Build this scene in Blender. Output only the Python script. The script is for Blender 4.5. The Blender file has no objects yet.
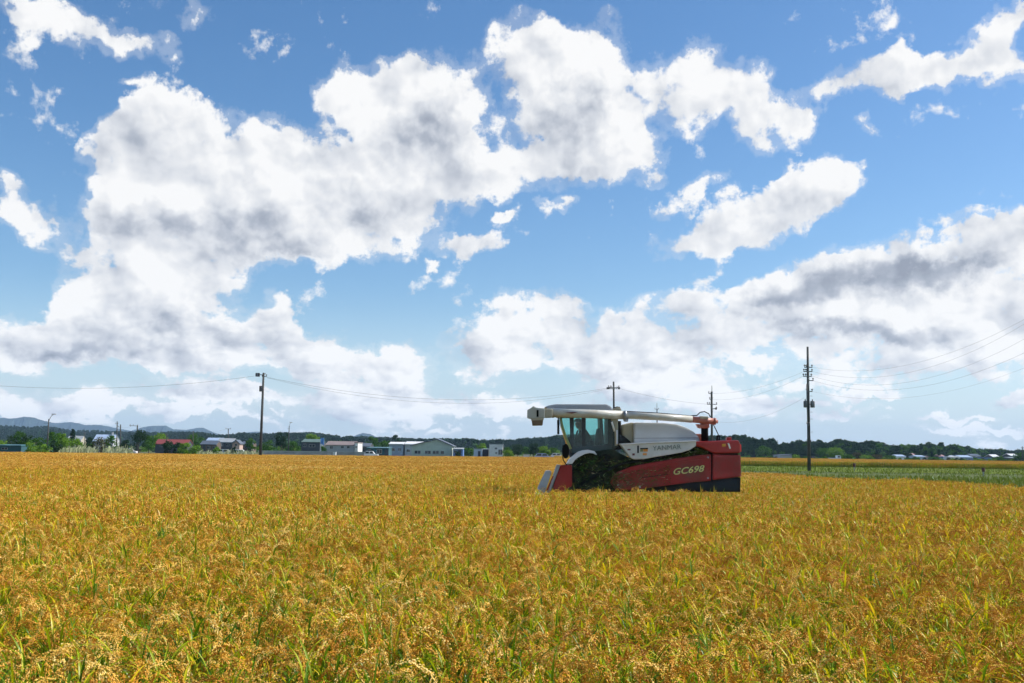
import bpy, bmesh, math, random
import numpy as np
from mathutils import Vector, Matrix, Euler, noise as mnoise

R = math.radians
SC = bpy.context.scene
COL = SC.collection

# ------------------------------------------------------------------ camera
F = 1000.0
CAM_H = 1.75
PITCH, ROLL = 6.27, 0.71
cam_d = bpy.data.cameras.new('camera'); cam = bpy.data.objects.new('camera', cam_d); COL.objects.link(cam)
cam_d.sensor_width = 36.0; cam_d.lens = 36.0*F/1024.0
cam_d.clip_start = 0.05; cam_d.clip_end = 30000
CR = Matrix.Rotation(R(90+PITCH), 3, 'X') @ Matrix.Rotation(R(ROLL), 3, 'Z')
cam.matrix_world = Matrix.Translation((0, 0, CAM_H)) @ CR.to_4x4()
SC.camera = cam

def ray(px, py):
    return (CR @ Vector(((px-512)/F, (341.5-py)/F, -1.0)))
def at(px, py, Y):
    """point on the line of sight through (px,py) at distance Y north"""
    d = ray(px, py); t = Y/d.y
    return Vector((d.x*t, Y, CAM_H+d.z*t))
def hz(px):
    return 451.3+0.0124*(px-512)

# ------------------------------------------------------------------ sun, sky, exposure
SUN_EL, SUN_AZ = 44.0, 80.0          # azimuth clockwise from north (+Y) towards +X
sd = bpy.data.lights.new('sun', 'SUN'); sun = bpy.data.objects.new('sun', sd); COL.objects.link(sun)
sd.energy = 5.0; sd.angle = R(0.53); sd.color = (1.0, 0.945, 0.86)
sv = Vector((math.sin(R(SUN_AZ))*math.cos(R(SUN_EL)), math.cos(R(SUN_AZ))*math.cos(R(SUN_EL)), math.sin(R(SUN_EL))))
sun.rotation_euler = sv.to_track_quat('Z', 'Y').to_euler()
sun.location = (30, 10, 60)
SC.view_settings.view_transform = 'Standard'; SC.view_settings.look = 'None'
SC.view_settings.gamma = 1.0; SC.view_settings.exposure = 0.35; SC.view_settings.use_curve_mapping = False
SC.render.engine = 'CYCLES'
SC.cycles.max_bounces = 6; SC.cycles.diffuse_bounces = 2; SC.cycles.transmission_bounces = 4
SC.cycles.transparent_max_bounces = 6; SC.cycles.volume_bounces = 0

W = bpy.data.worlds.new('World'); SC.world = W; W.use_nodes = True
nt = W.node_tree; nt.nodes.clear(); NN = nt.nodes.new; LK = nt.links.new
def setin(n, i, v):
    s = n.inputs[i]
    if isinstance(v, bpy.types.NodeSocket): LK(v, s)
    elif v is not None: s.default_value = v
def MA(op, a, b=None, c=None, clamp=False):
    n = NN('ShaderNodeMath'); n.operation = op; n.use_clamp = clamp
    setin(n, 0, a); setin(n, 1, b); setin(n, 2, c); return n.outputs[0]
def VM(op, a, b=None, sc=None):
    n = NN('ShaderNodeVectorMath'); n.operation = op
    setin(n, 0, a); setin(n, 1, b)
    if sc is not None: setin(n, 3, sc)
    return n.outputs[1] if op in ('LENGTH', 'DOT_PRODUCT') else n.outputs[0]
def RAMP(v, a, b, c=0.0, d=1.0, mode='SMOOTHSTEP'):
    n = NN('ShaderNodeMapRange'); n.interpolation_type = mode
    setin(n, 0, v); setin(n, 1, a); setin(n, 2, b); setin(n, 3, c); setin(n, 4, d); return n.outputs[0]
def MIXC(f, a, b):
    n = NN('ShaderNodeMix'); n.data_type = 'RGBA'; setin(n, 0, f); setin(n, 6, a); setin(n, 7, b); return n.outputs[2]
def NOISE(v, scale, det=6, rough=0.55, dist=0.0, lac=2.0):
    n = NN('ShaderNodeTexNoise'); n.noise_dimensions = '2D'; setin(n, 'Vector', v); setin(n, 'Scale', scale); setin(n, 'Detail', det)
    setin(n, 'Roughness', rough); setin(n, 'Distortion', dist); setin(n, 'Lacunarity', lac); return n
sky = NN('ShaderNodeTexSky'); sky.sky_type = 'NISHITA'; sky.sun_disc = False
sky.sun_elevation = R(SUN_EL); sky.sun_rotation = R(SUN_AZ); sky.altitude = 100; sky.air_density = 1.0
sky.dust_density = 0.6; sky.ozone_density = 2.5
tc = NN('ShaderNodeTexCoord'); DIR = tc.outputs['Generated']
sx = NN('ShaderNodeSeparateXYZ'); LK(DIR, sx.inputs[0])
az = MA('MULTIPLY', MA('ARCTAN2', sx.outputs[0], sx.outputs[1]), 57.29578)
el = MA('MULTIPLY', MA('ARCSINE', sx.outputs[2]), 57.29578)
AE0 = NN('ShaderNodeCombineXYZ'); LK(az, AE0.inputs[0]); LK(el, AE0.inputs[1]); AE0 = AE0.outputs[0]

def azel(px, py):
    d = ray(px, py).normalized()
    return math.degrees(math.atan2(d.x, d.y)), math.degrees(math.asin(d.z))
# cumulus of this sky, each a lobe at its own bearing and height: x, y, half width, half height, tilt, weight
LOBES = [
 # large bank to the left
 (150,165,72,62,0,1.1),(225,165,100,66,-8,1.1),(300,205,150,66,5,1.25),(225,225,140,52,5,1.25),(370,215,85,50,0,1.1),
 (118,132,38,24,0,.8),(180,112,50,26,10,.75),(265,150,40,40,0,.6),(120,215,48,44,0,.8),
 # upper centre
 (408,125,98,66,0,1.2),(352,100,44,40,0,.85),(440,90,62,38,0,.9),(455,165,58,42,0,.95),(380,165,90,50,0,.9),
 (515,48,46,40,15,.7),(585,112,84,78,0,1.25),(562,62,62,44,0,.9),(540,168,62,34,0,1.0),(612,150,52,46,0,.95),(600,40,40,26,0,.5),
 # right of centre
 (688,64,40,24,20,.75),(700,104,44,34,30,.8),(742,82,46,30,0,.85),(768,118,58,38,0,.95),(804,118,26,22,0,.55),(645,182,16,14,0,.6),
 (655,95,34,50,0,.5),(702,190,26,14,20,.6),(680,210,18,10,0,.5),
 (772,208,84,36,18,1.1),(806,184,44,30,10,.95),(716,236,56,20,12,.8),
 (952,66,70,26,15,1.0),(1004,22,52,22,10,.9),(898,78,58,24,8,.9),(836,88,34,18,0,.6),(994,70,40,28,0,1.0),(855,130,12,10,0,.5),
 # long bank to the right
 (930,262,150,40,6,1.2),(850,286,110,34,8,1.2),(790,300,60,28,8,.9),(1010,238,62,30,0,.9),(975,290,110,40,0,1.1),
 (900,330,200,38,0,1.1),(1010,345,120,40,0,1.0),(760,345,80,34,0,.9),(850,370,90,22,0,.55),
 (545,335,96,40,0,1.05),(620,350,90,42,0,1.05),(540,304,46,20,0,.8),(684,312,60,26,0,.85),(485,360,56,28,0,.85),(690,360,80,28,0,.8),
 (335,370,86,34,0,1.05),(408,370,44,28,0,.95),(300,352,48,20,0,.75),
 # lower left bank
 (150,274,110,36,0,1.0),(155,312,104,56,5,1.2),(100,285,60,32,0,.8),(38,342,84,32,0,1.0),(205,345,90,32,0,.95),(274,328,28,40,0,.75),(250,335,60,30,0,.5),(120,350,120,22,0,.8),
 (14,212,40,34,0,.85),(40,236,40,28,0,.75),(8,190,24,18,0,.5),
 (90,34,84,22,-10,.62),(135,42,48,16,-5,.55),(188,8,30,18,20,.55),(130,90,20,10,0,.45),(30,8,50,12,0,.4),
 (466,243,42,15,8,.85),(430,268,16,10,0,.75),(509,212,15,8,0,.65),(552,210,20,9,0,.7),
 (1000,215,40,12,0,.5),(960,210,24,8,0,.4),
 # low strata along the horizon
 (60,396,150,20,0,1.0),(180,384,60,14,0,.7),(230,400,60,16,0,.8),(250,398,130,14,0,.6),(120,414,160,10,0,.85),(20,410,60,10,0,.7),(440,402,110,18,0,.95),(350,412,90,12,0,.8),(530,410,70,14,0,.8),(640,392,90,20,0,.95),
 (760,402,90,14,0,.6),(690,385,70,12,0,.7),(860,398,40,9,5,.65),(860,398,34,10,5,.9),(840,414,50,7,0,.9),(950,412,40,6,0,.8),(1005,394,46,10,0,.95),(970,424,70,6,0,.7),
 (1010,424,40,7,0,.6),(300,425,260,6,0,.4),(600,418,180,7,0,.45),
]
# broad thick parts whose shaded undersides read grey
GREYS = [(240,232,110,34,0,1.0),(368,216,60,24,0,1.0),(430,132,86,42,0,.9),(578,106,52,40,0,1.1),(165,330,120,34,5,1.0),
 (890,282,130,30,8,1.2),(800,298,70,22,8,.8),(960,262,110,24,5,1.1),(600,350,120,24,0,.6),(930,335,150,18,0,.8),(820,335,110,16,0,.7),(350,380,90,14,0,.5),
 (60,352,110,14,0,.9),(150,218,60,22,0,.35),(310,255,90,18,0,.6),(90,390,150,10,0,.6),(700,365,120,14,0,.6),(440,402,200,8,0,.6),(240,400,120,8,0,.6)]
def lobe(vec, px, py, rx, ry, ang):
    a, e = azel(px, py)
    n = NN('ShaderNodeMapping'); n.vector_type = 'TEXTURE'; LK(vec, n.inputs[0])
    k = 57.3/F
    n.inputs['Location'].default_value = (a, e, 0)
    n.inputs['Rotation'].default_value = (0, 0, R(ang-ROLL))
    c = math.cos(R(e))
    n.inputs['Scale'].default_value = (rx*k/c*1.02*(1-.18*(abs(px-512)/512)**2), ry*k*1.02*(1-.12*(abs(px-512)/512)**2), 1)
    g = NN('ShaderNodeTexGradient'); g.gradient_type = 'SPHERICAL'; LK(n.outputs[0], g.inputs[0])
    return g.outputs['Fac']
# warp the bearing/height plane so that the lobes get torn, billowed outlines
w1 = NOISE(AE0, 0.16, 2, .5); w2 = NOISE(AE0, 0.55, 4, .6)
wv = VM('ADD', VM('MULTIPLY', VM('SUBTRACT', w1.outputs['Color'], (.5, .5, .5)), (4.2, 2.6, 0)),
        VM('MULTIPLY', VM('SUBTRACT', w2.outputs['Color'], (.5, .5, .5)), (2.6, 2.0, 0)))
AE = VM('ADD', AE0, wv)
m = None
for (px, py, rx, ry, ang, wt) in LOBES:
    f = lobe(AE, px, py, rx, ry, ang)
    f = MA('MULTIPLY', f, wt)
    m = f if m is None else MA('ADD', m, f)
# clouds behind the photographer and overhead: unseen, from noise alone, kept sparse to lower the fill light
back = RAMP(MA('ABSOLUTE', az), 34, 48)
top = RAMP(el, 27, 38)
outside = MA('MAXIMUM', back, top)
gen = NOISE(VM('MULTIPLY', AE0, (1, 1.7, 1)), 0.055, 3, .5).outputs['Fac']
m = MA('ADD', m, MA('MULTIPLY', outside, RAMP(gen, .56, .78, 0, .9)))
g = None
for (px, py, rx, ry, ang, wt) in GREYS:
    f = MA('MULTIPLY', lobe(AE, px, py, rx, ry, ang), wt)
    g = f if g is None else MA('ADD', g, f)
g = MA('ADD', g, MA('MULTIPLY', outside, RAMP(gen, .6, .8, 0, .9)))

# billow noise, flattened towards the horizon where clouds are seen edge-on
ely = MA('ADD', MA('MULTIPLY', el, 1.0), MA('MULTIPLY', MA('SUBTRACT', 1.0, MA('EXPONENT', MA('MULTIPLY', el, -.2))), 8.0))
cx = NN('ShaderNodeCombineXYZ'); LK(az, cx.inputs[0]); LK(ely, cx.inputs[1]); cx.inputs[2].default_value = 3.7
def dens(vec, det, ro=.6):
    return NOISE(vec, 0.21, det, ro, .15).outputs['Fac']
def puffs(vec, sc_, det):
    n = NN('ShaderNodeTexVoronoi'); n.feature = 'SMOOTH_F1'; n.voronoi_dimensions = '2D'; n.inputs['Smoothness'].default_value = .35
    n.inputs['Scale'].default_value = sc_; n.inputs['Detail'].default_value = det; n.inputs['Roughness'].default_value = .55; n.inputs['Lacunarity'].default_value = 2.3
    n.normalize = True; LK(vec, n.inputs['Vector']); return n.outputs['Distance']
P0 = cx.outputs[0]
Pw = VM('ADD', P0, VM('SCALE', VM('SUBTRACT', NOISE(P0, 1.1, 3, .55).outputs['Color'], (.5, .5, .5)), sc=.9))
n0 = dens(P0, 9, .60)
r0 = dens(P0, 3, .50); r1 = dens(VM('ADD', P0, (0.80, 1.2, 0.0)), 3, .50)      # the same billows a step towards the sun
v0 = puffs(Pw, .42, 2.0); v1 = puffs(VM('ADD', Pw, (.26, .40, 0)), .42, 2.0)
nb = NOISE(P0, 0.75, 6, .62).outputs['Fac']
sat = MA('MINIMUM', m, 1.1)
D = MA('ADD', MA('MULTIPLY', MA('POWER', sat, .8), 1.0), MA('MULTIPLY', MA('SUBTRACT', n0, .5), 2.0))
D = MA('ADD', D, MA('MULTIPLY', MA('SUBTRACT', .42, v0), .75))
D = MA('ADD', D, MA('MULTIPLY', MA('SUBTRACT', nb, .5), .9))
alpha = RAMP(D, .31, .68)
thin = RAMP(D, .02, .36, 0, .20)
alpha = MA('MAXIMUM', alpha, MA('MULTIPLY', thin, RAMP(m, .02, .2)))
# light: lobes towards the sun bright, thick cores and flat bases grey
relief = MA('ADD', MA('MULTIPLY', MA('SUBTRACT', r0, r1), 1.6), MA('MULTIPLY', MA('SUBTRACT', v1, v0), .62))
thick = RAMP(D, .5, 1.5, 0, 1)
gre = MA('MULTIPLY', RAMP(MA('ADD', g, MA('ADD', MA('MULTIPLY', MA('SUBTRACT', v0, .4), .7), MA('MULTIPLY', MA('SUBTRACT', r0, .5), .9))), -.05, 1.25), RAMP(D, .40, .95))
lum = MA('SUBTRACT', .93, MA('MULTIPLY', gre, .40))
lum = MA('SUBTRACT', lum, MA('MULTIPLY', thick, .06))
lum = MA('ADD', lum, MA('MULTIPLY', relief, .75))
lum = MA('MINIMUM', MA('MAXIMUM', lum, .36), 1.02)
cr = NN('ShaderNodeValToRGB'); LK(lum, cr.inputs[0])
e = cr.color_ramp.elements
e[0].position = .30; e[0].color = (.29, .325, .40, 1)
e[1].position = 1.0; e[1].color = (1.0, 1.0, 1.0, 1)
x_ = e.new(.55); x_.color = (.47, .51, .59, 1)
x_ = e.new(.78); x_.color = (.76, .785, .83, 1)
# clear sky, slightly richer than the raw model, paler low down
hs = NN('ShaderNodeHueSaturation'); LK(sky.outputs[0], hs.inputs['Color']); hs.inputs['Saturation'].default_value = 1.22; hs.inputs['Value'].default_value = 1.0
SKYS = 0.145*.785; KX = .785      # sky radiance is balanced against the exposure above
boost = MA('MULTIPLY_ADD', MA('EXPONENT', MA('MULTIPLY', el, -.30)), .34, 1.0)      # seen through the haze layer below
cl = VM('SCALE', VM('SCALE', cr.outputs[0], sc=0.985*KX/SKYS), sc=boost)
low = RAMP(el, 0, 2.0, .50, 0)      # clouds dissolve into the pale air near the horizon
alpha = MA('MULTIPLY', alpha, MA('SUBTRACT', 1.0, MA('MULTIPLY', low, .5)))
pale = VM('SCALE', (.76, .94, 1.12), sc=0.88*KX/SKYS)
skyc = MIXC(RAMP(el, -1, 9.5, .80, 0, 'SMOOTHSTEP'), hs.outputs[0], pale)
final = MIXC(alpha, skyc, cl)
bg = NN('ShaderNodeBackground'); LK(final, bg.inputs[0]); bg.inputs[1].default_value = SKYS
wo = NN('ShaderNodeOutputWorld'); LK(bg.outputs[0], wo.inputs[0])
W.cycles.sampling_method = 'MANUAL'; W.cycles.sample_map_resolution = 512
# ------------------------------------------------------------------ helpers
def link(o): COL.objects.link(o); return o
MATS = {}
def new_mat(name):
    m_ = bpy.data.materials.new(name); m_.use_nodes = True
    t = m_.node_tree; b = t.nodes['Principled BSDF']
    return m_, t, b
def tnode(t, kind, **kw):
    n = t.nodes.new(kind)
    for k, v in kw.items():
        if hasattr(n, k): setattr(n, k, v)
        else:
            n.inputs[k].default_value = v
    return n
def mat(name, col, rough=.6, metal=0.0, var=.12, scale=3.0, spec=.5, coat=0.0, bump=0.0, dirt=None, dirtscale=4.0, dirtamt=.5):
    """painted or natural surface with broken-up tone, optional patches of grime"""
    if name in MATS: return MATS[name]
    m_, t, b = new_mat(name)
    gt = tnode(t, 'ShaderNodeTexCoord')
    n = tnode(t, 'ShaderNodeTexNoise'); n.inputs['Scale'].default_value = scale; n.inputs['Detail'].default_value = 5
    t.links.new(gt.outputs['Object'], n.inputs['Vector'])
    mr = tnode(t, 'ShaderNodeMapRange'); t.links.new(n.outputs['Fac'], mr.inputs[0])
    mr.inputs[1].default_value = .3; mr.inputs[2].default_value = .7
    mr.inputs[3].default_value = 1-var; mr.inputs[4].default_value = 1+var
    vm = tnode(t, 'ShaderNodeVectorMath', operation='SCALE'); vm.inputs[0].default_value = col[:3]
    t.links.new(mr.outputs[0], vm.inputs[3])
    out = vm.outputs[0]
    if dirt:
        d = tnode(t, 'ShaderNodeTexNoise'); d.inputs['Scale'].default_value = dirtscale; d.inputs['Detail'].default_value = 7; d.inputs['Roughness'].default_value = .65
        t.links.new(gt.outputs['Object'], d.inputs['Vector'])
        r2 = tnode(t, 'ShaderNodeMapRange'); t.links.new(d.outputs['Fac'], r2.inputs[0]); r2.inputs[1].default_value = .45; r2.inputs[2].default_value = .75
        r2.inputs[3].default_value = 0; r2.inputs[4].default_value = dirtamt
        mx = tnode(t, 'ShaderNodeMix', data_type='RGBA'); t.links.new(r2.outputs[0], mx.inputs[0]); t.links.new(out, mx.inputs[6]); mx.inputs[7].default_value = (*dirt, 1)
        out = mx.outputs[2]
    t.links.new(out, b.inputs['Base Color'])
    b.inputs['Roughness'].default_value = rough; b.inputs['Metallic'].default_value = metal
    b.inputs['Specular IOR Level'].default_value = spec
    b.inputs['Coat Weight'].default_value = coat; b.inputs['Coat Roughness'].default_value = .12
    if bump:
        bp = tnode(t, 'ShaderNodeBump'); bp.inputs['Strength'].default_value = bump; bp.inputs['Distance'].default_value = .02
        t.links.new(n.outputs['Fac'], bp.inputs['Height']); t.links.new(bp.outputs[0], b.inputs['Normal'])
    MATS[name] = m_
    return m_

def tag(o, label=None, cat=None, group=None, kind=None):
    if label: o['label'] = label
    if cat: o['category'] = cat
    if group: o['group'] = group
    if kind: o['kind'] = kind
    return o
def empty(name, loc, label, cat, group=None, rz=0):
    o = bpy.data.objects.new(name, None); link(o); o.location = loc; o.rotation_euler = (0, 0, rz)
    o.empty_display_size = .3
    return tag(o, label, cat, group)

class MB:
    """collects verts and faces in world coordinates; build() links them as one mesh object"""
    def __init__(self): self.v = []; self.f = []; self.m = []; self.sm = []
    def add(self, vs, fs, mi=0, smooth=False):
        b = len(self.v); self.v += [tuple(p) for p in vs]
        for f in fs: self.f.append(tuple(i+b for i in f)); self.m.append(mi); self.sm.append(smooth)
    def box(self, c, s, mi=0, rz=0, M=None):
        hx, hy, hz_ = s[0]/2, s[1]/2, s[2]/2
        vs = [Vector((x, y, z)) for z in (-hz_, hz_) for y in (-hy, hy) for x in (-hx, hx)]
        if rz: vs = [Matrix.Rotation(rz, 3, 'Z') @ v for v in vs]
        if M is not None: vs = [M @ v for v in vs]
        vs = [v+Vector(c) for v in vs]
        self.add(vs, [(0, 2, 3, 1), (4, 5, 7, 6), (0, 1, 5, 4), (2, 6, 7, 3), (0, 4, 6, 2), (1, 3, 7, 5)], mi)
    def prism(self, pts, y0, y1, mi=0):
        """pts: (x,z) outline, extruded from y0 to y1"""
        n = len(pts)
        a = sum(pts[i][0]*pts[(i+1) % n][1]-pts[(i+1) % n][0]*pts[i][1] for i in range(n))
        if a < 0: pts = pts[::-1]
        vs = [(x, y0, z) for x, z in pts]+[(x, y1, z) for x, z in pts]
        fs = [tuple(range(n)), tuple(range(2*n-1, n-1, -1))]
        fs += [((i+1) % n, i, n+i, n+(i+1) % n) for i in range(n)]
        self.add(vs, fs, mi)
    def tube(self, pts, r, seg=8, mi=0, cap=True, smooth=True):
        pts = [Vector(p) for p in pts]; k = len(pts)
        rs = r if isinstance(r, (list, tuple)) else [r]*k
        vs = []; up = None
        for i, p in enumerate(pts):
            t = (pts[min(i+1, k-1)]-pts[max(i-1, 0)]).normalized()
            if up is None: up = t.orthogonal().normalized()
            up = (up-t*up.dot(t)).normalized(); w = t.cross(up)
            for j in range(seg):
                a = 2*math.pi*j/seg
                vs.append(p+(up*math.cos(a)+w*math.sin(a))*rs[i])
        fs = []
        for i in range(k-1):
            for j in range(seg):
                j2 = (j+1) % seg
                fs.append((i*seg+j, i*seg+j2, (i+1)*seg+j2, (i+1)*seg+j))
        self.add(vs, fs, mi, smooth)
        if cap:
            b = len(self.v)-len(vs)
            self.f.append(tuple(b+j for j in range(seg-1, -1, -1))); self.m.append(mi); self.sm.append(False)
            self.f.append(tuple(b+(k-1)*seg+j for j in range(seg))); self.m.append(mi); self.sm.append(False)
    def build(self, name, mats, parent=None, bevel=0.0):
        me = bpy.data.meshes.new(name)
        off = Vector((0, 0, 0))
        if parent is not None:
            Mi = (Matrix.Translation(parent.location) @ parent.rotation_euler.to_matrix().to_4x4()).inverted()
            if parent.parent is not None:
                p2 = parent.parent
                M2 = Matrix.Translation(p2.location) @ p2.rotation_euler.to_matrix().to_4x4()
                Mi = (M2 @ Matrix.Translation(parent.location) @ parent.rotation_euler.to_matrix().to_4x4()).inverted()
            vs = [tuple(Mi @ Vector(v)) for v in self.v]
        else: vs = self.v
        me.from_pydata(vs, [], self.f)
        if not isinstance(mats, (list, tuple)): mats = [mats]
        for m_ in mats: me.materials.append(m_)
        me.polygons.foreach_set('material_index', self.m)
        me.polygons.foreach_set('use_smooth', self.sm)
        if bevel:
            bm = bmesh.new(); bm.from_mesh(me)
            es = [e for e in bm.edges if len(e.link_faces) == 2 and e.calc_face_angle(0) > .5]
            if es: bmesh.ops.bevel(bm, geom=es, offset=bevel, segments=2, affect='EDGES', profile=.6, clamp_overlap=True)
            bm.to_mesh(me); bm.free()
        me.update()
        o = bpy.data.objects.new(name, me); link(o)
        if parent is not None: o.parent = parent
        return o
def sheet(name, pts, z, m_, label=None):
    b = MB(); b.add([(x, y, z) for x, y in pts], [tuple(range(len(pts)))])
    if b.f:
        n = len(pts); a = sum(pts[i][0]*pts[(i+1) % n][1]-pts[(i+1) % n][0]*pts[i][1] for i in range(n))
        if a < 0: b.f[0] = b.f[0][::-1]
    o = b.build(name, m_); o['kind'] = 'structure'
    return o
def raw_mesh(name, V, Fc, mats, mi=None, smooth=False):
    me = bpy.data.meshes.new(name); me.from_pydata(V, [], Fc)
    for m_ in mats: me.materials.append(m_)
    if mi is not None: me.polygons.foreach_set('material_index', mi)
    me.update(); return me
def scatter(name, pts, rots, scales, idx, sources, label, cat=None, kind='stuff'):
    """ONE object: geometry nodes place the source meshes on its points"""
    me = bpy.data.meshes.new(name+'_points'); me.from_pydata([tuple(p) for p in pts], [], [])
    a = me.attributes.new('rot', 'FLOAT_VECTOR', 'POINT'); a.data.foreach_set('vector', np.asarray(rots, dtype=np.float32).ravel())
    a = me.attributes.new('scl', 'FLOAT_VECTOR', 'POINT'); a.data.foreach_set('vector', np.asarray(scales, dtype=np.float32).ravel())
    a = me.attributes.new('idx', 'INT', 'POINT'); a.data.foreach_set('value', np.asarray(idx, dtype=np.int32))
    o = bpy.data.objects.new(name, me); link(o); tag(o, label, cat, None, kind)
    ng = bpy.data.node_groups.new(name+'_nodes', 'GeometryNodeTree')
    ng.interface.new_socket('Geometry', in_out='INPUT', socket_type='NodeSocketGeometry')
    ng.interface.new_socket('Geometry', in_out='OUTPUT', socket_type='NodeSocketGeometry')
    N = ng.nodes.new; L = ng.links.new
    gi = N('NodeGroupInput'); go = N('NodeGroupOutput')
    jo = N('GeometryNodeGeometryToInstance')
    for s_ in sources[::-1]:
        oi = N('GeometryNodeObjectInfo'); oi.inputs['Object'].default_value = s_; oi.inputs['As Instance'].default_value = True
        L(oi.outputs['Geometry'], jo.inputs[0])
    jg = N('GeometryNodeJoinGeometry')
    for l_ in list(jo.inputs[0].links):
        pass
    ng.nodes.remove(jo)
    prev = []
    for s_ in sources:
        oi = N('GeometryNodeObjectInfo'); oi.inputs['Object'].default_value = s_; oi.inputs['As Instance'].default_value = True
        prev.append(oi.outputs['Geometry'])
    outs = []
    ia = N('GeometryNodeInputNamedAttribute'); ia.data_type = 'INT'; ia.inputs['Name'].default_value = 'idx'
    ra = N('GeometryNodeInputNamedAttribute'); ra.data_type = 'FLOAT_VECTOR'; ra.inputs['Name'].default_value = 'rot'
    sa = N('GeometryNodeInputNamedAttribute'); sa.data_type = 'FLOAT_VECTOR'; sa.inputs['Name'].default_value = 'scl'
    for k, geo in enumerate(prev):
        cp = N('FunctionNodeCompare'); cp.data_type = 'INT'; cp.operation = 'EQUAL'
        L(ia.outputs['Attribute'], cp.inputs['A'] if cp.inputs['A'].type == 'INT' else cp.inputs[2])
        (cp.inputs[3]).default_value = k
        io = N('GeometryNodeInstanceOnPoints')
        L(gi.outputs[0], io.inputs['Points']); L(cp.outputs[0], io.inputs['Selection']); L(geo, io.inputs['Instance'])
        L(ra.outputs['Attribute'], io.inputs['Rotation']); L(sa.outputs['Attribute'], io.inputs['Scale'])
        L(io.outputs[0], jg.inputs[0])
    L(jg.outputs[0], go.inputs[0])
    md = o.modifiers.new('scatter', 'NODES'); md.node_group = ng
    return o
# ------------------------------------------------------------------ ground
rng = np.random.default_rng(7); random.seed(7)
def ground_mat(name, c1, c2, c3, s1=.05, s2=2.0):
    m_, t, b = new_mat(name)
    g_ = tnode(t, 'ShaderNodeNewGeometry')
    a = tnode(t, 'ShaderNodeTexNoise'); a.inputs['Scale'].default_value = s1; a.inputs['Detail'].default_value = 6
    c = tnode(t, 'ShaderNodeTexNoise'); c.inputs['Scale'].default_value = s2; c.inputs['Detail'].default_value = 6; c.inputs['Roughness'].default_value = .7
    t.links.new(g_.outputs['Position'], a.inputs['Vector']); t.links.new(g_.outputs['Position'], c.inputs['Vector'])
    r1 = tnode(t, 'ShaderNodeMapRange'); t.links.new(a.outputs['Fac'], r1.inputs[0]); r1.inputs[1].default_value = .35; r1.inputs[2].default_value = .65
    r2 = tnode(t, 'ShaderNodeMapRange'); t.links.new(c.outputs['Fac'], r2.inputs[0]); r2.inputs[1].default_value = .35; r2.inputs[2].default_value = .65
    x1 = tnode(t, 'ShaderNodeMix', data_type='RGBA'); t.links.new(r1.outputs[0], x1.inputs[0]); x1.inputs[6].default_value = (*c1, 1); x1.inputs[7].default_value = (*c2, 1)
    x2 = tnode(t, 'ShaderNodeMix', data_type='RGBA'); t.links.new(r2.outputs[0], x2.inputs[0]); t.links.new(x1.outputs[2], x2.inputs[6]); x2.inputs[7].default_value = (*c3, 1)
    t.links.new(x2.outputs[2], b.inputs['Base Color']); b.inputs['Roughness'].default_value = .95; b.inputs['Specular IOR Level'].default_value = .1
    bp = tnode(t, 'ShaderNodeBump'); bp.inputs['Distance'].default_value = .012; bp.inputs['Strength'].default_value = .5
    t.links.new(c.outputs['Fac'], bp.inputs['Height']); t.links.new(bp.outputs[0], b.inputs['Normal'])
    return m_
gm_base = ground_mat('farmland_soil', (.10, .12, .04), (.16, .14, .07), (.07, .10, .03), .02, .4)
gm_mud = ground_mat('paddy_mud', (.10, .085, .045), (.13, .11, .05), (.07, .08, .03), .3, 6)
gm_grass = ground_mat('grass_turf', (.115, .155, .012), (.15, .17, .02), (.09, .13, .01), .05, .4)
gm_dry = ground_mat('dry_verge', (.085, .110, .032), (.115, .13, .045), (.07, .095, .025), .1, .35)
gm_gravel = ground_mat('gravel_track', (.30, .29, .25), (.24, .24, .20), (.18, .20, .12), .2, 3)
gb = MB(); gb.add([(-14000, -300, 0), (14000, -300, 0), (14000, 14000, 0), (-14000, 14000, 0)], [(0, 1, 2, 3)])
ground = gb.build('ground', gm_base); ground['kind'] = 'structure'
NEAR = [(-160, -3), (-160, 128), (-62, 137), (-34, 146), (10, 178), (10, 60), (14.3, 48), (15.6, 34), (17.5, 14), (18.5, -3)]
sheet('paddy_soil', NEAR, .004, gm_mud)
sheet('grass_verge', [(16, -3), (17.2, 34), (15.4, 49), (11, 61), (11, 75), (30, 72), (130, 66), (130, -3)], .006, gm_dry)
sheet('green_meadow', [(11, 75.2), (11, 150), (180, 148), (180, 64), (130, 66.2), (30, 72.2)], .008, gm_dry)
sheet('meadow_strip', [(11, 108), (11, 149.6), (179, 147.6), (179, 104)], .013, gm_grass)
sheet('dark_strip', [(11, 103), (11, 107.4), (179, 103.4), (179, 99.4)], .014, ground_mat('dark_strip_ground', (.05, .065, .02), (.08, .09, .03), (.04, .06, .02), .2, 2))  # flat dark strips drawn across the meadow
sheet('dark_strip', [(11, 128), (11, 130), (179, 127), (179, 125)], .016, MATS.get('x') or bpy.data.materials['dark_strip_ground'])

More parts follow.
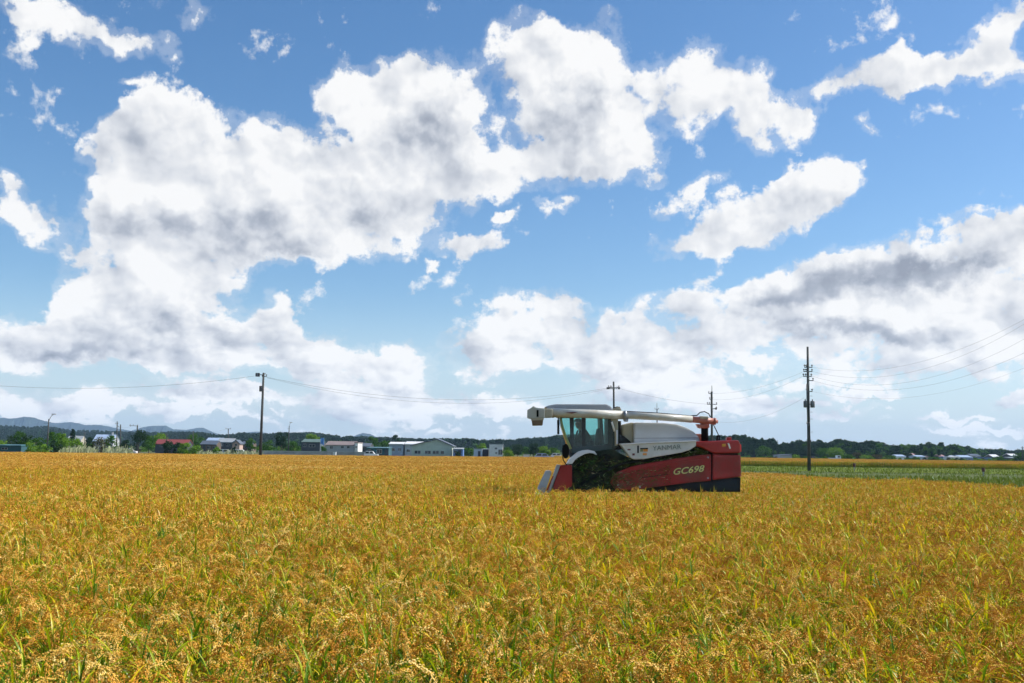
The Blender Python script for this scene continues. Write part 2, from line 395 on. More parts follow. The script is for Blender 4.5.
# ------------------------------------------------------------------ rice
def leafy(name, stops, rough=.55, trans=.45, noise_amt=.5, wscale=.09, gloss=.022):
    """translucent plant tissue; colour differs from blade to blade and drifts over the field"""
    m_, t, b = new_mat(name); t.nodes.remove(b)
    g_ = tnode(t, 'ShaderNodeNewGeometry')
    n = tnode(t, 'ShaderNodeTexNoise'); n.inputs['Scale'].default_value = wscale; n.inputs['Detail'].default_value = 5; n.inputs['Roughness'].default_value = .6
    t.links.new(g_.outputs['Position'], n.inputs['Vector'])
    s_ = tnode(t, 'ShaderNodeMath', operation='SUBTRACT'); t.links.new(n.outputs['Fac'], s_.inputs[0]); s_.inputs[1].default_value = .5
    q = tnode(t, 'ShaderNodeMath', operation='MULTIPLY_ADD'); t.links.new(s_.outputs[0], q.inputs[0]); q.inputs[1].default_value = noise_amt*2.2
    at_ = tnode(t, 'ShaderNodeAttribute'); at_.attribute_name = 'tone'
    mm = tnode(t, 'ShaderNodeMix', data_type='FLOAT'); mm.inputs[0].default_value = .3
    t.links.new(at_.outputs['Fac'], mm.inputs[2]); t.links.new(g_.outputs['Random Per Island'], mm.inputs[3])
    t.links.new(mm.outputs[0], q.inputs[2])
    r = tnode(t, 'ShaderNodeValToRGB'); t.links.new(q.outputs[0], r.inputs[0])
    el_ = r.color_ramp.elements
    el_[0].position = stops[0][0]; el_[0].color = (*stops[0][1], 1); el_[1].position = stops[-1][0]; el_[1].color = (*stops[-1][1], 1)
    for p, c in stops[1:-1]: z = el_.new(p); z.color = (*c, 1)
    d = tnode(t, 'ShaderNodeBsdfDiffuse'); tr = tnode(t, 'ShaderNodeBsdfTranslucent'); gl = tnode(t, 'ShaderNodeBsdfGlossy')
    gl.inputs['Roughness'].default_value = rough; gl.inputs['Color'].default_value = (1, .97, .9, 1)
    t.links.new(r.outputs[0], d.inputs[0]); t.links.new(r.outputs[0], tr.inputs[0])
    m1 = tnode(t, 'ShaderNodeMixShader'); m1.inputs[0].default_value = trans; t.links.new(d.outputs[0], m1.inputs[1]); t.links.new(tr.outputs[0], m1.inputs[2])
    m2 = tnode(t, 'ShaderNodeMixShader'); m2.inputs[0].default_value = gloss; t.links.new(m1.outputs[0], m2.inputs[1]); t.links.new(gl.outputs[0], m2.inputs[2])
    t.links.new(m2.outputs[0], t.nodes['Material Output'].inputs[0])
    return m_
M_LEAF = leafy('rice_leaf', [(0, (.04, .12, .006)), (.27, (.13, .25, .006)), (.5, (.40, .46, .006)), (.70, (.80, .60, .008)), (.9, (.78, .48, .03)), (1, (.72, .58, .30))], .4, .42)
M_GRAIN = leafy('rice_grain', [(0, (.92, .71, .26)), (.22, (.86, .54, .085)), (.6, (.69, .31, .026)), (1, (.34, .105, .008))], .5, .2)
RM = [M_LEAF, M_GRAIN]

class Plant:
    def __init__(s): s.v = []; s.f = []; s.m = []; s.t = []
    def fill(s, tone): s.t += [tone]*(len(s.v)-len(s.t))
    def mesh(s, name):
        me = raw_mesh(name, [tuple(v) for v in s.v], s.f, RM, s.m); s.fill(.5)
        a = me.attributes.new('tone', 'FLOAT', 'POINT'); a.data.foreach_set('value', np.asarray(s.t, dtype=np.float32)); return me
    def blade(s, p, az_, L, w, up, droop, n=5, fold=True):
        """arching strap leaf"""
        d = Vector((math.cos(az_), math.sin(az_), 0)); side = Vector((-d.y, d.x, 0))
        ang = up; q = Vector(p); b = len(s.v); st = L/n
        for i in range(n+1):
            t = i/n; ww = w*(1-t**2.2)*(.55+.45*min(1, t*4))+.0006
            nrm = -d*math.sin(ang)*0+Vector((0, 0, 1))
            if fold:
                s.v += [q+side*ww*.5, q-Vector((0, 0, ww*.18)), q-side*ww*.5]
            else: s.v += [q+side*ww*.5, q-side*ww*.5]
            q = q+(d*math.cos(ang)+Vector((0, 0, math.sin(ang))))*st
            ang -= droop/n*(.4+1.2*t)
        for i in range(n):
            if fold:
                o = b+i*3; s.f += [(o, o+1, o+4, o+3), (o+1, o+2, o+5, o+4)]; s.m += [0, 0]
            else:
                o = b+i*2; s.f.append((o, o+1, o+3, o+2)); s.m.append(0)
    def grain(s, p, d, L, w):
        d = d.normalized(); u = d.orthogonal().normalized(); v_ = d.cross(u); b = len(s.v); c = p+d*L*.45
        s.v.append(p); s.v += [c+(u*math.cos(a)+v_*math.sin(a))*w*.5 for a in (0, 2.094, 4.189)]; s.v.append(p+d*L)
        s.f += [(b, b+2, b+1), (b, b+3, b+2), (b, b+1, b+3), (b+4, b+1, b+2), (b+4, b+2, b+3), (b+4, b+3, b+1)]; s.m += [1]*6
    def stem(s, pts, w):
        b = len(s.v)
        for p in pts: s.v += [p+Vector((w, 0, 0)), p+Vector((-w*.5, w*.87, 0)), p+Vector((-w*.5, -w*.87, 0))]
        for i in range(len(pts)-1):
            for j in range(3):
                j2 = (j+1) % 3; s.f.append((b+i*3+j, b+i*3+j2, b+i*3+3+j2, b+i*3+3+j)); s.m.append(0)
    def panicle(s, p, az_, L, ng, gl, gw, dr, up=1.2):
        d = Vector((math.cos(az_), math.sin(az_), 0)); ang = up; q = Vector(p); n = 7
        pts = [q.copy()]; dirs = []
        for i in range(n):
            di = d*math.cos(ang)+Vector((0, 0, math.sin(ang))); dirs.append(di); q = q+di*L/n; pts.append(q.copy())
            ang -= dr/n*(1.25-.5*i/n)
        s.stem(pts[:4], .0011)
        if gl > .03:
            for k in range(ng):
                t = .1+.9*(k+random.random()*.6)/ng; i = min(n-1, int(t*n)); c = pts[i].lerp(pts[i+1], t*n-i)
                s.grain(c+Vector((random.gauss(0, .006), random.gauss(0, .006), random.gauss(0, .005))), dirs[i]+Vector((0, 0, -.25)), gl*random.uniform(.85, 1.15), gw)
            return
        # rachis with short branches that hug it; every branch strings its grains in a row
        nb_ = max(5, ng//9) if gl < .012 else 6
        per = max(3, ng//nb_)
        for k in range(nb_):
            t = .10+.80*k/(nb_-1)*(.95+.05*random.random()); i = min(n-1, int(t*n)); c = pts[i].lerp(pts[i+1], t*n-i); ax = dirs[i]
            off = Vector((random.gauss(0, 1), random.gauss(0, 1), random.gauss(0, .6)-.5)); off = (off-ax*off.dot(ax)).normalized()
            bd = (ax+off*random.uniform(.06, .26)+Vector((0, 0, -.15))).normalized(); bl = L*random.uniform(.26, .40)*(1-t*.3)
            for g_ in range(per):
                tt = (g_+.5)/per; q = c+bd*bl*tt+Vector((0, 0, -.016*tt*tt))
                jit = Vector((random.gauss(0, 1), random.gauss(0, 1), random.gauss(0, 1)))
                s.grain(q+jit*gw*.35, bd+jit*.22+Vector((0, 0, -.3*tt)), gl*random.uniform(.9, 1.1), gw)
def hill(lod, seed):
    random.seed(seed); P = Plant()
    nt_ = {0: 10, 1: 9}[lod]
    for k in range(nt_):
        a = random.random()*6.283; r0_ = random.random()*.035
        base = Vector((math.cos(a)*r0_, math.sin(a)*r0_, .0))
        lean = random.uniform(.03, .20); H = random.uniform(.62, .84)
        tip = base+Vector((math.cos(a)*lean, math.sin(a)*lean, H))
        mid = base.lerp(tip, .5)+Vector((-math.cos(a)*lean*.18, -math.sin(a)*lean*.18, 0))
        s0 = base.lerp(mid, .5) if lod == 0 else mid
        P.stem([s0, mid, tip] if lod == 0 else [mid, tip], .0022 if lod == 0 else .003)
        wf = 1 if lod == 0 else 1.3
        P.fill(.35)
        for j in range(5):
            hgt = random.uniform(.60, .99); q = base.lerp(tip, hgt)
            P.blade(q, a+random.gauss(0, 1.5), random.uniform(.12, .24), random.uniform(.008, .0135)*wf, random.uniform(.5, 1.3), random.uniform(.8, 2.8), 6 if lod == 0 else 3, lod == 0)
            P.fill(random.random()*.9)
        if random.random() < (.16 if lod == 0 else .08):
            P.blade(tip-Vector((0, 0, .04)), random.random()*6.283, random.uniform(.16, .27), random.uniform(.007, .011)*wf, random.uniform(1.0, 1.5), random.uniform(.2, 1.3), 5 if lod == 0 else 3, lod == 0)
            P.fill(random.random())
        L_ = random.uniform(.18, .26)
        pa = a+random.gauss(0, .9); up_ = random.uniform(.9, 1.5); dr = random.uniform(2.0, 3.3)
        if lod == 0: P.panicle(tip, pa, L_, random.randint(64, 84), .0115, .0066, dr, up_)
        else: P.panicle(tip, pa, L_, 20, .023, .0125, dr, up_)
        P.fill(random.random())
    me = P.mesh('rice_hill_mesh')
    return bpy.data.objects.new('rice_hill_source', me)
def patch(seed, S=2.4, low=False):
    random.seed(seed); P = Plant(); k = 0
    for ix in range(11):
        for iy in range(11):
            c = Vector(((ix+random.random())/11*S-S/2, (iy+random.random())/11*S-S/2, 0)); hh = random.uniform(.66, .80)
            for j in range(11 if low else 7):
                a = random.random()*6.283; r_ = random.uniform(.02, .15)
                p = c+Vector((math.cos(a)*r_, math.sin(a)*r_, hh*(random.uniform(.30, 1.0) if low else random.uniform(.9, 1.03))))
                P.fill(.3)
                P.panicle(p, a+random.gauss(0, .8), random.uniform(.17, .24), 7, .045, .017, random.uniform(1.5, 2.8), random.uniform(.9, 1.5))
                P.fill(random.random())
                for q in range(1 if j % 3 else 2):
                    P.blade(p-Vector((0, 0, random.uniform(.08, .25))), random.random()*6.283, random.uniform(.16, .28), random.uniform(.012, .02), random.uniform(.7, 1.45), random.uniform(.4, 1.9), 2, False); P.fill(random.random()*.9)
            P.stem([c+Vector((0, 0, .1)), c+Vector((0, 0, hh))], .03)
    me = P.mesh('rice_patch_mesh')
    return bpy.data.objects.new('rice_patch_source', me)
def inside(poly, x, y):
    c = False; n = len(poly); j = n-1
    for i in range(n):
        xi, yi = poly[i]; xj, yj = poly[j]
        if (yi > y) != (yj > y) and x < (xj-xi)*(y-yi)/(yj-yi)+xi: c = not c
        j = i
    return c
HX0, HX1, HY0, HY1 = .62, 5.3, 22.45, 25.1     # ground the harvester stands on
D1, D2 = 11.5, 38.0
def rice_field():
    lod0 = [hill(0, 100+i) for i in range(12)]; lod1 = [hill(1, 200+i) for i in range(10)]; lod2 = [patch(300+i) for i in range(5)]
    P = []; Rr = []; Ss = []; Id = []
    rg = random.Random(5)
    dx, dy = .215, .31
    y = .9
    while y < D2:
        w = .60*y+2.6
        n = int(w/dx)
        for i in range(-n, n+1):
            x = i*dx+rg.uniform(-.05, .05); yy = y+rg.uniform(-.06, .06)
            if not inside(NEAR, x, yy): continue
            if HX0 < x < HX1 and HY0 < yy < HY1: continue
            if rg.random() < .02: continue
            nn = mnoise.noise(Vector((x*.35, yy*.35, 0)))+.5*mnoise.noise(Vector((x*1.3, yy*1.3, 5)))
            s = 1.0+.08*nn+rg.uniform(-.10, .08)
            P.append((x, yy, 0)); Rr.append((rg.gauss(0, .07), rg.gauss(0, .07), rg.random()*6.283))
            Ss.append((1.05, 1.05, s*1.0))
            Id.append(rg.randrange(12) if yy < D1 else 12+rg.randrange(10))
        y += dy
    S = 2.4; y = D2+S/2
    while y < 182:
        n = int((.6*y+6)/S)
        for i in range(-n, n+1):
            x = i*S+rg.uniform(-.1, .1)
            ok = all(inside(NEAR, x+a, y+b) for a in (-.9, .9) for b in (-.9, .9))
            if not ok: continue
            P.append((x, y, 0)); Rr.append((0, 0, rg.randrange(4)*math.pi/2)); Ss.append((1.03, 1.03, 1+rg.uniform(-.03, .03))); Id.append(22+rg.randrange(5))
        y += S
    print('rice instances', len(P))
    o = scatter('rice_field', P, Rr, Ss, Id, lod0+lod1+lod2, 'ripe golden rice standing in the flooded paddy around the harvester', 'rice')
    return o, lod2
rice, lod2 = rice_field()
rice['label'] = 'ripe golden rice filling the near paddy up to the harvester'
FAR = [(11, 152), (11, 275), (60, 290), (190, 262), (190, 150)]
def far_rice():
    lod2 = [patch(400+i, 2.4, True) for i in range(3)]
    P = []; Rr = []; Ss = []; Id = []; rg = random.Random(9); S = 2.4
    y = 152.0
    while y < 290:
        x = 12
        while x < 190:
            if inside(FAR, x, y) and x < .62*y+8:
                P.append((x, y, 0)); Rr.append((0, 0, rg.randrange(4)*math.pi/2)); Ss.append((1.03, 1.03, 1+rg.uniform(-.05, .05))); Id.append(rg.randrange(3))
            x += S
        y += S
    return scatter('rice_field', P, Rr, Ss, Id, lod2, 'distant strip of golden rice beyond the green meadow at right', 'rice')
far_rice()
sheet('paddy_soil', FAR, .01, gm_mud)
# ------------------------------------------------------------------ foliage
def crown_mat(name, stops, trans=.3):
    return leafy(name, stops, .5, trans, .25, .05, 0.0)
TM = {
 'dark':  crown_mat('foliage_dark', [(0, (.024, .052, .024)), (.5, (.038, .080, .028)), (1, (.070, .120, .034))]),
 'mid':   crown_mat('foliage_mid', [(0, (.05, .13, .018)), (.5, (.085, .18, .024)), (1, (.15, .25, .035))]),
 'light': crown_mat('foliage_light', [(0, (.12, .24, .025)), (.5, (.20, .33, .035)), (1, (.34, .44, .06))]),
 'brown': crown_mat('foliage_brown', [(0, (.07, .075, .03)), (.5, (.12, .10, .04)), (1, (.17, .13, .06))]),
 'straw': crown_mat('foliage_straw', [(0, (.36, .40, .20)), (.5, (.55, .52, .36)), (1, (.75, .70, .55))]),
}
M_BARK = mat('bark', (.10, .075, .05), .9, var=.3, scale=6, bump=.5)

class Leaves:
    def __init__(s): s.v = []; s.f = []
    def clump(s, c, r, n, size, rnd, flat=.8):
        for _ in range(n):
            d = Vector((rnd.gauss(0, 1), rnd.gauss(0, 1), rnd.gauss(0, 1))).normalized()*r*rnd.random()**.35
            d.z *= flat; p = c+d
            nrm = (d.normalized()+Vector((rnd.gauss(0, .6), rnd.gauss(0, .6), rnd.gauss(0, .6)+.3))).normalized()
            u = nrm.orthogonal().normalized(); w = nrm.cross(u); a = rnd.random()*6.28
            u, w = u*math.cos(a)+w*math.sin(a), w*math.cos(a)-u*math.sin(a)
            z = size*rnd.uniform(.6, 1.25); b = len(s.v)
            s.v += [p-u*z*.5, p+w*z*.32, p+u*z*.5, p-w*z*.3+nrm*z*.12]; s.f.append((b, b+1, b+2, b+3))
def crown_geo(kind, H, Wd, rnd, leaf, dens=1.0):
    """crown in local coordinates, base of the plant at the origin"""
    L = Leaves()
    if kind == 'conifer':
        n = int(26*dens)
        for i in range(n):
            t = (i+.5)/n; z = H*(.14+.84*t); rr = Wd*.5*(1-t)**.8*rnd.uniform(.7, 1.15)+.08*Wd
            for k in range(int(3+6*(1-t))):
                a = rnd.random()*6.283; q = rr*rnd.uniform(.35, 1)
                L.clump(Vector((math.cos(a)*q, math.sin(a)*q, z-q*.25)), max(leaf*.7, rr*.28), int(5*dens)+2, leaf, rnd, .6)
    else:
        n = int((22 if kind == 'broad' else 16)*dens)
        z0 = H*(.28 if kind == 'broad' else .05)
        for i in range(n):
            a = rnd.random()*6.283; t = rnd.random()
            z = z0+(H-z0)*(.10+.80*t); pr = math.sin(math.pi*min(1, .18+.72*t))**.6
            q = Wd*.5*pr*rnd.uniform(.15, .82); r_ = Wd*rnd.uniform(.13, .22)
            L.clump(Vector((math.cos(a)*q, math.sin(a)*q, min(z, H-r_*.7))), r_, int(26*dens)+6, leaf, rnd, .75)
    return L
def trunk_geo(kind, H, Wd, rnd):
    b = MB(); r0 = max(.10, H*.022)
    top = H*(.93 if kind == 'conifer' else .62)
    b.tube([(0, 0, 0), (rnd.gauss(0, .01)*H, 0, top*.5), (rnd.gauss(0, .02)*H, rnd.gauss(0, .02)*H, top)], [r0*1.3, r0*.8, r0*.2], 7)
    for k in range(5 if kind != 'conifer' else 7):
        a = rnd.random()*6.283; z = top*rnd.uniform(.35, .9); l_ = Wd*rnd.uniform(.22, .36)*(1 if kind != 'conifer' else (1.15-z/H))
        b.tube([(0, 0, z), (math.cos(a)*l_*.5, math.sin(a)*l_*.5, z+l_*.3), (math.cos(a)*l_, math.sin(a)*l_, z+l_*.45)], [r0*.4, r0*.25, r0*.08], 5)
    return b
def plant(px, py_top, Y, wpx, kind, tone, label, cat, group=None, name=None, leaf=None, zbase=0.0):
    g_ = at(px, hz(px), Y); H = at(px, py_top, Y).z-zbase; Wd = wpx*Y/F
    rnd = random.Random(int(px*13+Y))
    nm = name or {'broad': 'broadleaf_tree', 'conifer': 'conifer_tree', 'shrub': 'shrub'}[kind]
    if kind != 'conifer': H *= 1.10; Wd *= 1.30
    o = empty(nm, (g_.x, Y, zbase), label, cat, group, rnd.random()*6.28)
    leaf = leaf or max(.22, min(1.0, Y/F*1.7))
    L = crown_geo(kind, H, Wd, rnd, leaf, 1.25)
    me = raw_mesh('crown', [tuple(v) for v in L.v], L.f, [TM[tone]])
    c = bpy.data.objects.new('crown' if kind != 'shrub' else 'foliage', me); link(c); c.parent = o
    tb = trunk_geo(kind, H, Wd, rnd)
    me = bpy.data.meshes.new('trunk'); me.from_pydata(tb.v, [], tb.f); me.materials.append(M_BARK)
    c = bpy.data.objects.new('trunk' if kind != 'shrub' else 'stem', me); link(c); c.parent = o
    return o

# ------------------------------------------------------------------ far hills and mountains
def interp(tab, x):
    if x <= tab[0][0]: return tab[0][1]
    for (a, b), (c, d) in zip(tab, tab[1:]):
        if x <= c: return b+(d-b)*(x-a)/(c-a)
    return tab[-1][1]
RIDGE = [(-300,424),(-60,424),(0,425),(20,426),(45,426),(60,428),(70,430),(95,430),(115,430.5),(130,431.5),(150,432),(175,431.5),(200,432),(210,434),(222,435),(232,434),(240,432.5),(262,433.5),(280,433),(300,433),(312,432.5),(330,435),(345,436),(360,436.5),(372,437.5),(390,438),(410,439),(425,440.5),(440,439.5),(455,440),(470,439.5),(480,440.5),(500,441.5),(515,440.5),(530,439),(545,438.5),(555,436),(565,435),(640,437),(700,438),(742,438.5),(750,441),(760,442),(772,441),(777,446),(795,444),(800,442),(806,443),(820,443),(828,445),(838,442),(846,443),(860,445),(868,443.5),(878,443),(890,447),(905,450),(913,451),(925,447),(932,447),(940,447),(950,451),(965,450),(975,451),(983,454),(995,452),(1010,451.5),(1024,451),(1120,449),(1400,449)]
DIST = [(-300,1800),(130,1700),(210,1250),(500,1000),(560,950),(700,700),(742,620),(960,600),(980,800),(1400,900)]
def ridge():
    rnd = random.Random(3)
    TH = 10.5
    xs = list(range(-300, 1401, 10)); V = []; Fc = []; rows = 7
    prof = {}
    def gz(px, t):
        Dm = interp(DIST, px); top = at(px, interp(RIDGE, px), Dm).z-TH*.9
        return max(0, top)*min(1, max(0, t))**.8
    for px in xs:
        Dm = interp(DIST, px)
        for r in range(rows):
            t = r/(rows-2); Y = Dm*(.72+.28*t)
            g_ = at(px, hz(px), Y); z = gz(px, t) if r < rows-1 else -1
            V.append((g_.x, Y, z+(.02 if r < rows-1 else 0)))
    for i in range(len(xs)-1):
        for r in range(rows-1):
            a = i*rows+r; Fc.append((a, a+rows, a+rows+1, a+1))
    me = raw_mesh('wooded_hills', V, Fc, [ground_mat('hill_ground', (.03, .05, .02), (.04, .07, .025), (.05, .06, .03), .02, .3)])
    o = bpy.data.objects.new('hills', me); link(o); o['kind'] = 'structure'
    src = []
    for i in range(9):
        kind = 'conifer' if i < 5 else 'broad'
        rn = random.Random(50+i); L = crown_geo(kind, 1.0, .42 if kind == 'conifer' else .8, rn, .16 if kind == 'conifer' else .17, .62)
        me = raw_mesh('far_tree_mesh', [tuple(v) for v in L.v], L.f, [TM['dark' if i < 7 else 'mid']]); src.append(bpy.data.objects.new('far_tree_source', me))
    P = []; Rr = []; Ss = []; Id = []
    for k in range(15000):
        px = rnd.uniform(-260, 1300); t = rnd.random()**.6; Dm = interp(DIST, px); Y = Dm*(.72+.28*t)+rnd.uniform(-8, 0)
        g_ = at(px, hz(px), Y); z = gz(px, t)
        topz = at(px, interp(RIDGE, px), Y).z if t > .93 else 99
        cl_ = mnoise.noise(Vector((g_.x*.02, Y*.02, 0)))
        con = cl_+rnd.gauss(0, .3) > -.1
        h = min(TH, max(4, (at(px, interp(RIDGE, px), Dm).z-z)*1.0))*rnd.uniform(.78, 1.06) if con else TH*rnd.uniform(.5, .8)
        if t < .25 and px > 240: h *= .6
        P.append((g_.x, Y, z-.3)); Rr.append((0, 0, rnd.random()*6.28)); s_ = h*rnd.uniform(.85, 1.2); Ss.append((s_, s_, h)); Id.append(rnd.randrange(5) if con else 5+rnd.randrange(4))
    scatter('wooded_ridge', P, Rr, Ss, Id, src, 'dark distant wood of cedars and broadleaf trees along the skyline', 'wood')
    # low scrub between field edge and the wood
    P = []; Rr = []; Ss = []; Id = []
    for i in range(6):
        rn = random.Random(80+i); L = crown_geo('shrub', 1.0, 1.5, rn, .22, .6)
        me = raw_mesh('scrub_mesh', [tuple(v) for v in L.v], L.f, [TM[['mid', 'light', 'dark', 'mid', 'brown', 'light'][i]]]); src.append(bpy.data.objects.new('scrub_source', me))
    for k in range(2600):
        px = rnd.uniform(-200, 1250)
        if px < 560: Y = rnd.uniform(320, 760)
        elif px < 740: continue
        else: Y = rnd.uniform(325, 560)
        g_ = at(px, hz(px), Y); h = rnd.uniform(1.0, 3.6)*(1 if Y > 420 or px > 560 else .7)
        if px > 560: h *= .8 if Y > 485 else .45
        P.append((g_.x, Y, 0)); Rr.append((0, 0, rnd.random()*6.28)); Ss.append((h, h, h)); Id.append(9+rnd.randrange(6))
    scatter('scrub', P, Rr, Ss, Id, src, 'low scrub and orchard bushes between the houses and the wood', 'scrub')
ridge()
MTN = [(-400,424),(-80,420),(0,418),(12,418.5),(22,416.8),(32,417.5),(40,420),(52,423),(60,423),(70,422),(85,425),(100,425),(115,428),(130,431),(142,427),(150,426),(165,425.5),(172,429),(185,430),(195,428),(202,427.5),(212,432),(225,436),(232,435),(240,433),(250,432),(258,431.5),(270,434),(276,432.5),(284,432.5),(292,436),(300,441),(345,441),(352,437),(358,434),(363,433),(370,434),(378,438),(385,444),(428,443),(436,440),(442,438.5),(455,438.5),(462,441),(470,446),(1500,455)]
def mountains():
    V = []; Fc = []; rows = 9; xs = [x*.5 for x in range(-800, 1000, 5)]
    for px in xs:
        for r in range(rows):
            t = r/(rows-2); Y = 5000+700*t
            top = at(px, interp(MTN, px), 5700).z
            z = max(0, top)*(t**1.3 if r < rows-1 else 0)
            z += (mnoise.noise(Vector((px*.12, r*1.7, 1)))*.16+mnoise.noise(Vector((px*.45, r*3.1, 1)))*.07)*z
            if r == rows-2: z = max(0, top)*(1+.03*mnoise.noise(Vector((px*.6, 0, 9))))
            V.append((at(px, hz(px), Y).x, Y, z+.05))
    for i in range(len(xs)-1):
        for r in range(rows-1):
            a = i*rows+r; Fc.append((a, a+rows, a+rows+1, a+1))
    me = raw_mesh('mountains', V, Fc, [ground_mat('mountain_forest', (.03, .05, .045), (.05, .07, .055), (.025, .04, .04), .002, .02)])  # forest base darkened and tinted blue to strengthen the weak haze
    o = bpy.data.objects.new('mountains', me); link(o); o['kind'] = 'structure'
mountains()

# ------------------------------------------------------------------ haze
hb = MB(); hb.box((0, 3000, 89.5), (14000, 6700, 181))
hm = bpy.data.materials.new('haze_air'); hm.use_nodes = True; ht = hm.node_tree; ht.nodes.clear()
ho = ht.nodes.new('ShaderNodeOutputMaterial'); hv = ht.nodes.new('ShaderNodeVolumePrincipled')
hv.inputs['Color'].default_value = (.48, .71, 1.0, 1); hv.inputs['Density'].default_value = 1.05e-4; hv.inputs['Anisotropy'].default_value = .1
ht.links.new(hv.outputs[0], ho.inputs['Volume'])
haze = hb.build('haze', hm); haze['kind'] = 'stuff'; tag(haze, 'thin blue haze lying over the distant hills', 'haze')
# ------------------------------------------------------------------ buildings of the village
def tin(name, col, rough=.45, period=.9):
    """sheet roofing with standing seams"""
    if name in MATS: return MATS[name]
    m_ = mat(name, col, rough, var=.14, scale=.6, dirt=tuple(c*.6 for c in col), dirtscale=1.2, dirtamt=.5)
    t = m_.node_tree; b = t.nodes['Principled BSDF']
    g_ = tnode(t, 'ShaderNodeTexCoord'); w = tnode(t, 'ShaderNodeTexWave'); w.inputs['Scale'].default_value = 1.0/period; w.inputs['Distortion'].default_value = .2
    t.links.new(g_.outputs['Object'], w.inputs['Vector'])
    bp = tnode(t, 'ShaderNodeBump'); bp.inputs['Distance'].default_value = .04; t.links.new(w.outputs['Fac'], bp.inputs['Height']); t.links.new(bp.outputs[0], b.inputs['Normal'])
    return m_
WALLS = {'white': (.72, .72, .70), 'cream': (.40, .36, .29), 'grey': (.42, .44, .46), 'bluegrey': (.30, .36, .45), 'dark': (.06, .065, .075), 'brown': (.12, .09, .07),
         'pink': (.50, .36, .30), 'blue': (.10, .19, .42), 'teal': (.03, .10, .12), 'palegreen': (.45, .52, .44), 'paleblue': (.45, .52, .62)}
ROOFS = {'red': (.24, .045, .035), 'slate': (.09, .11, .14), 'blue': (.10, .17, .34), 'white': (.74, .75, .76), 'paleblue': (.36, .46, .62), 'brown': (.24, .18, .16), 'green': (.10, .16, .13), 'grey': (.33, .36, .38),
         'pink': (.42, .25, .23), 'teal': (.05, .15, .17)}
def wallm(k): return mat('wall_'+k, WALLS[k], .85, var=.08, scale=1.0, dirt=tuple(c*.55 for c in WALLS[k]), dirtscale=.8, dirtamt=.4)
def roofm(k): return tin('roof_'+k, ROOFS[k])
M_GLASSD = mat('window_glass', (.02, .025, .03), .12, spec=.8, var=.1)
M_FRAME = mat('window_frame', (.5, .5, .5), .5)
def ext(px, Y): return at(px, hz(px), Y).x
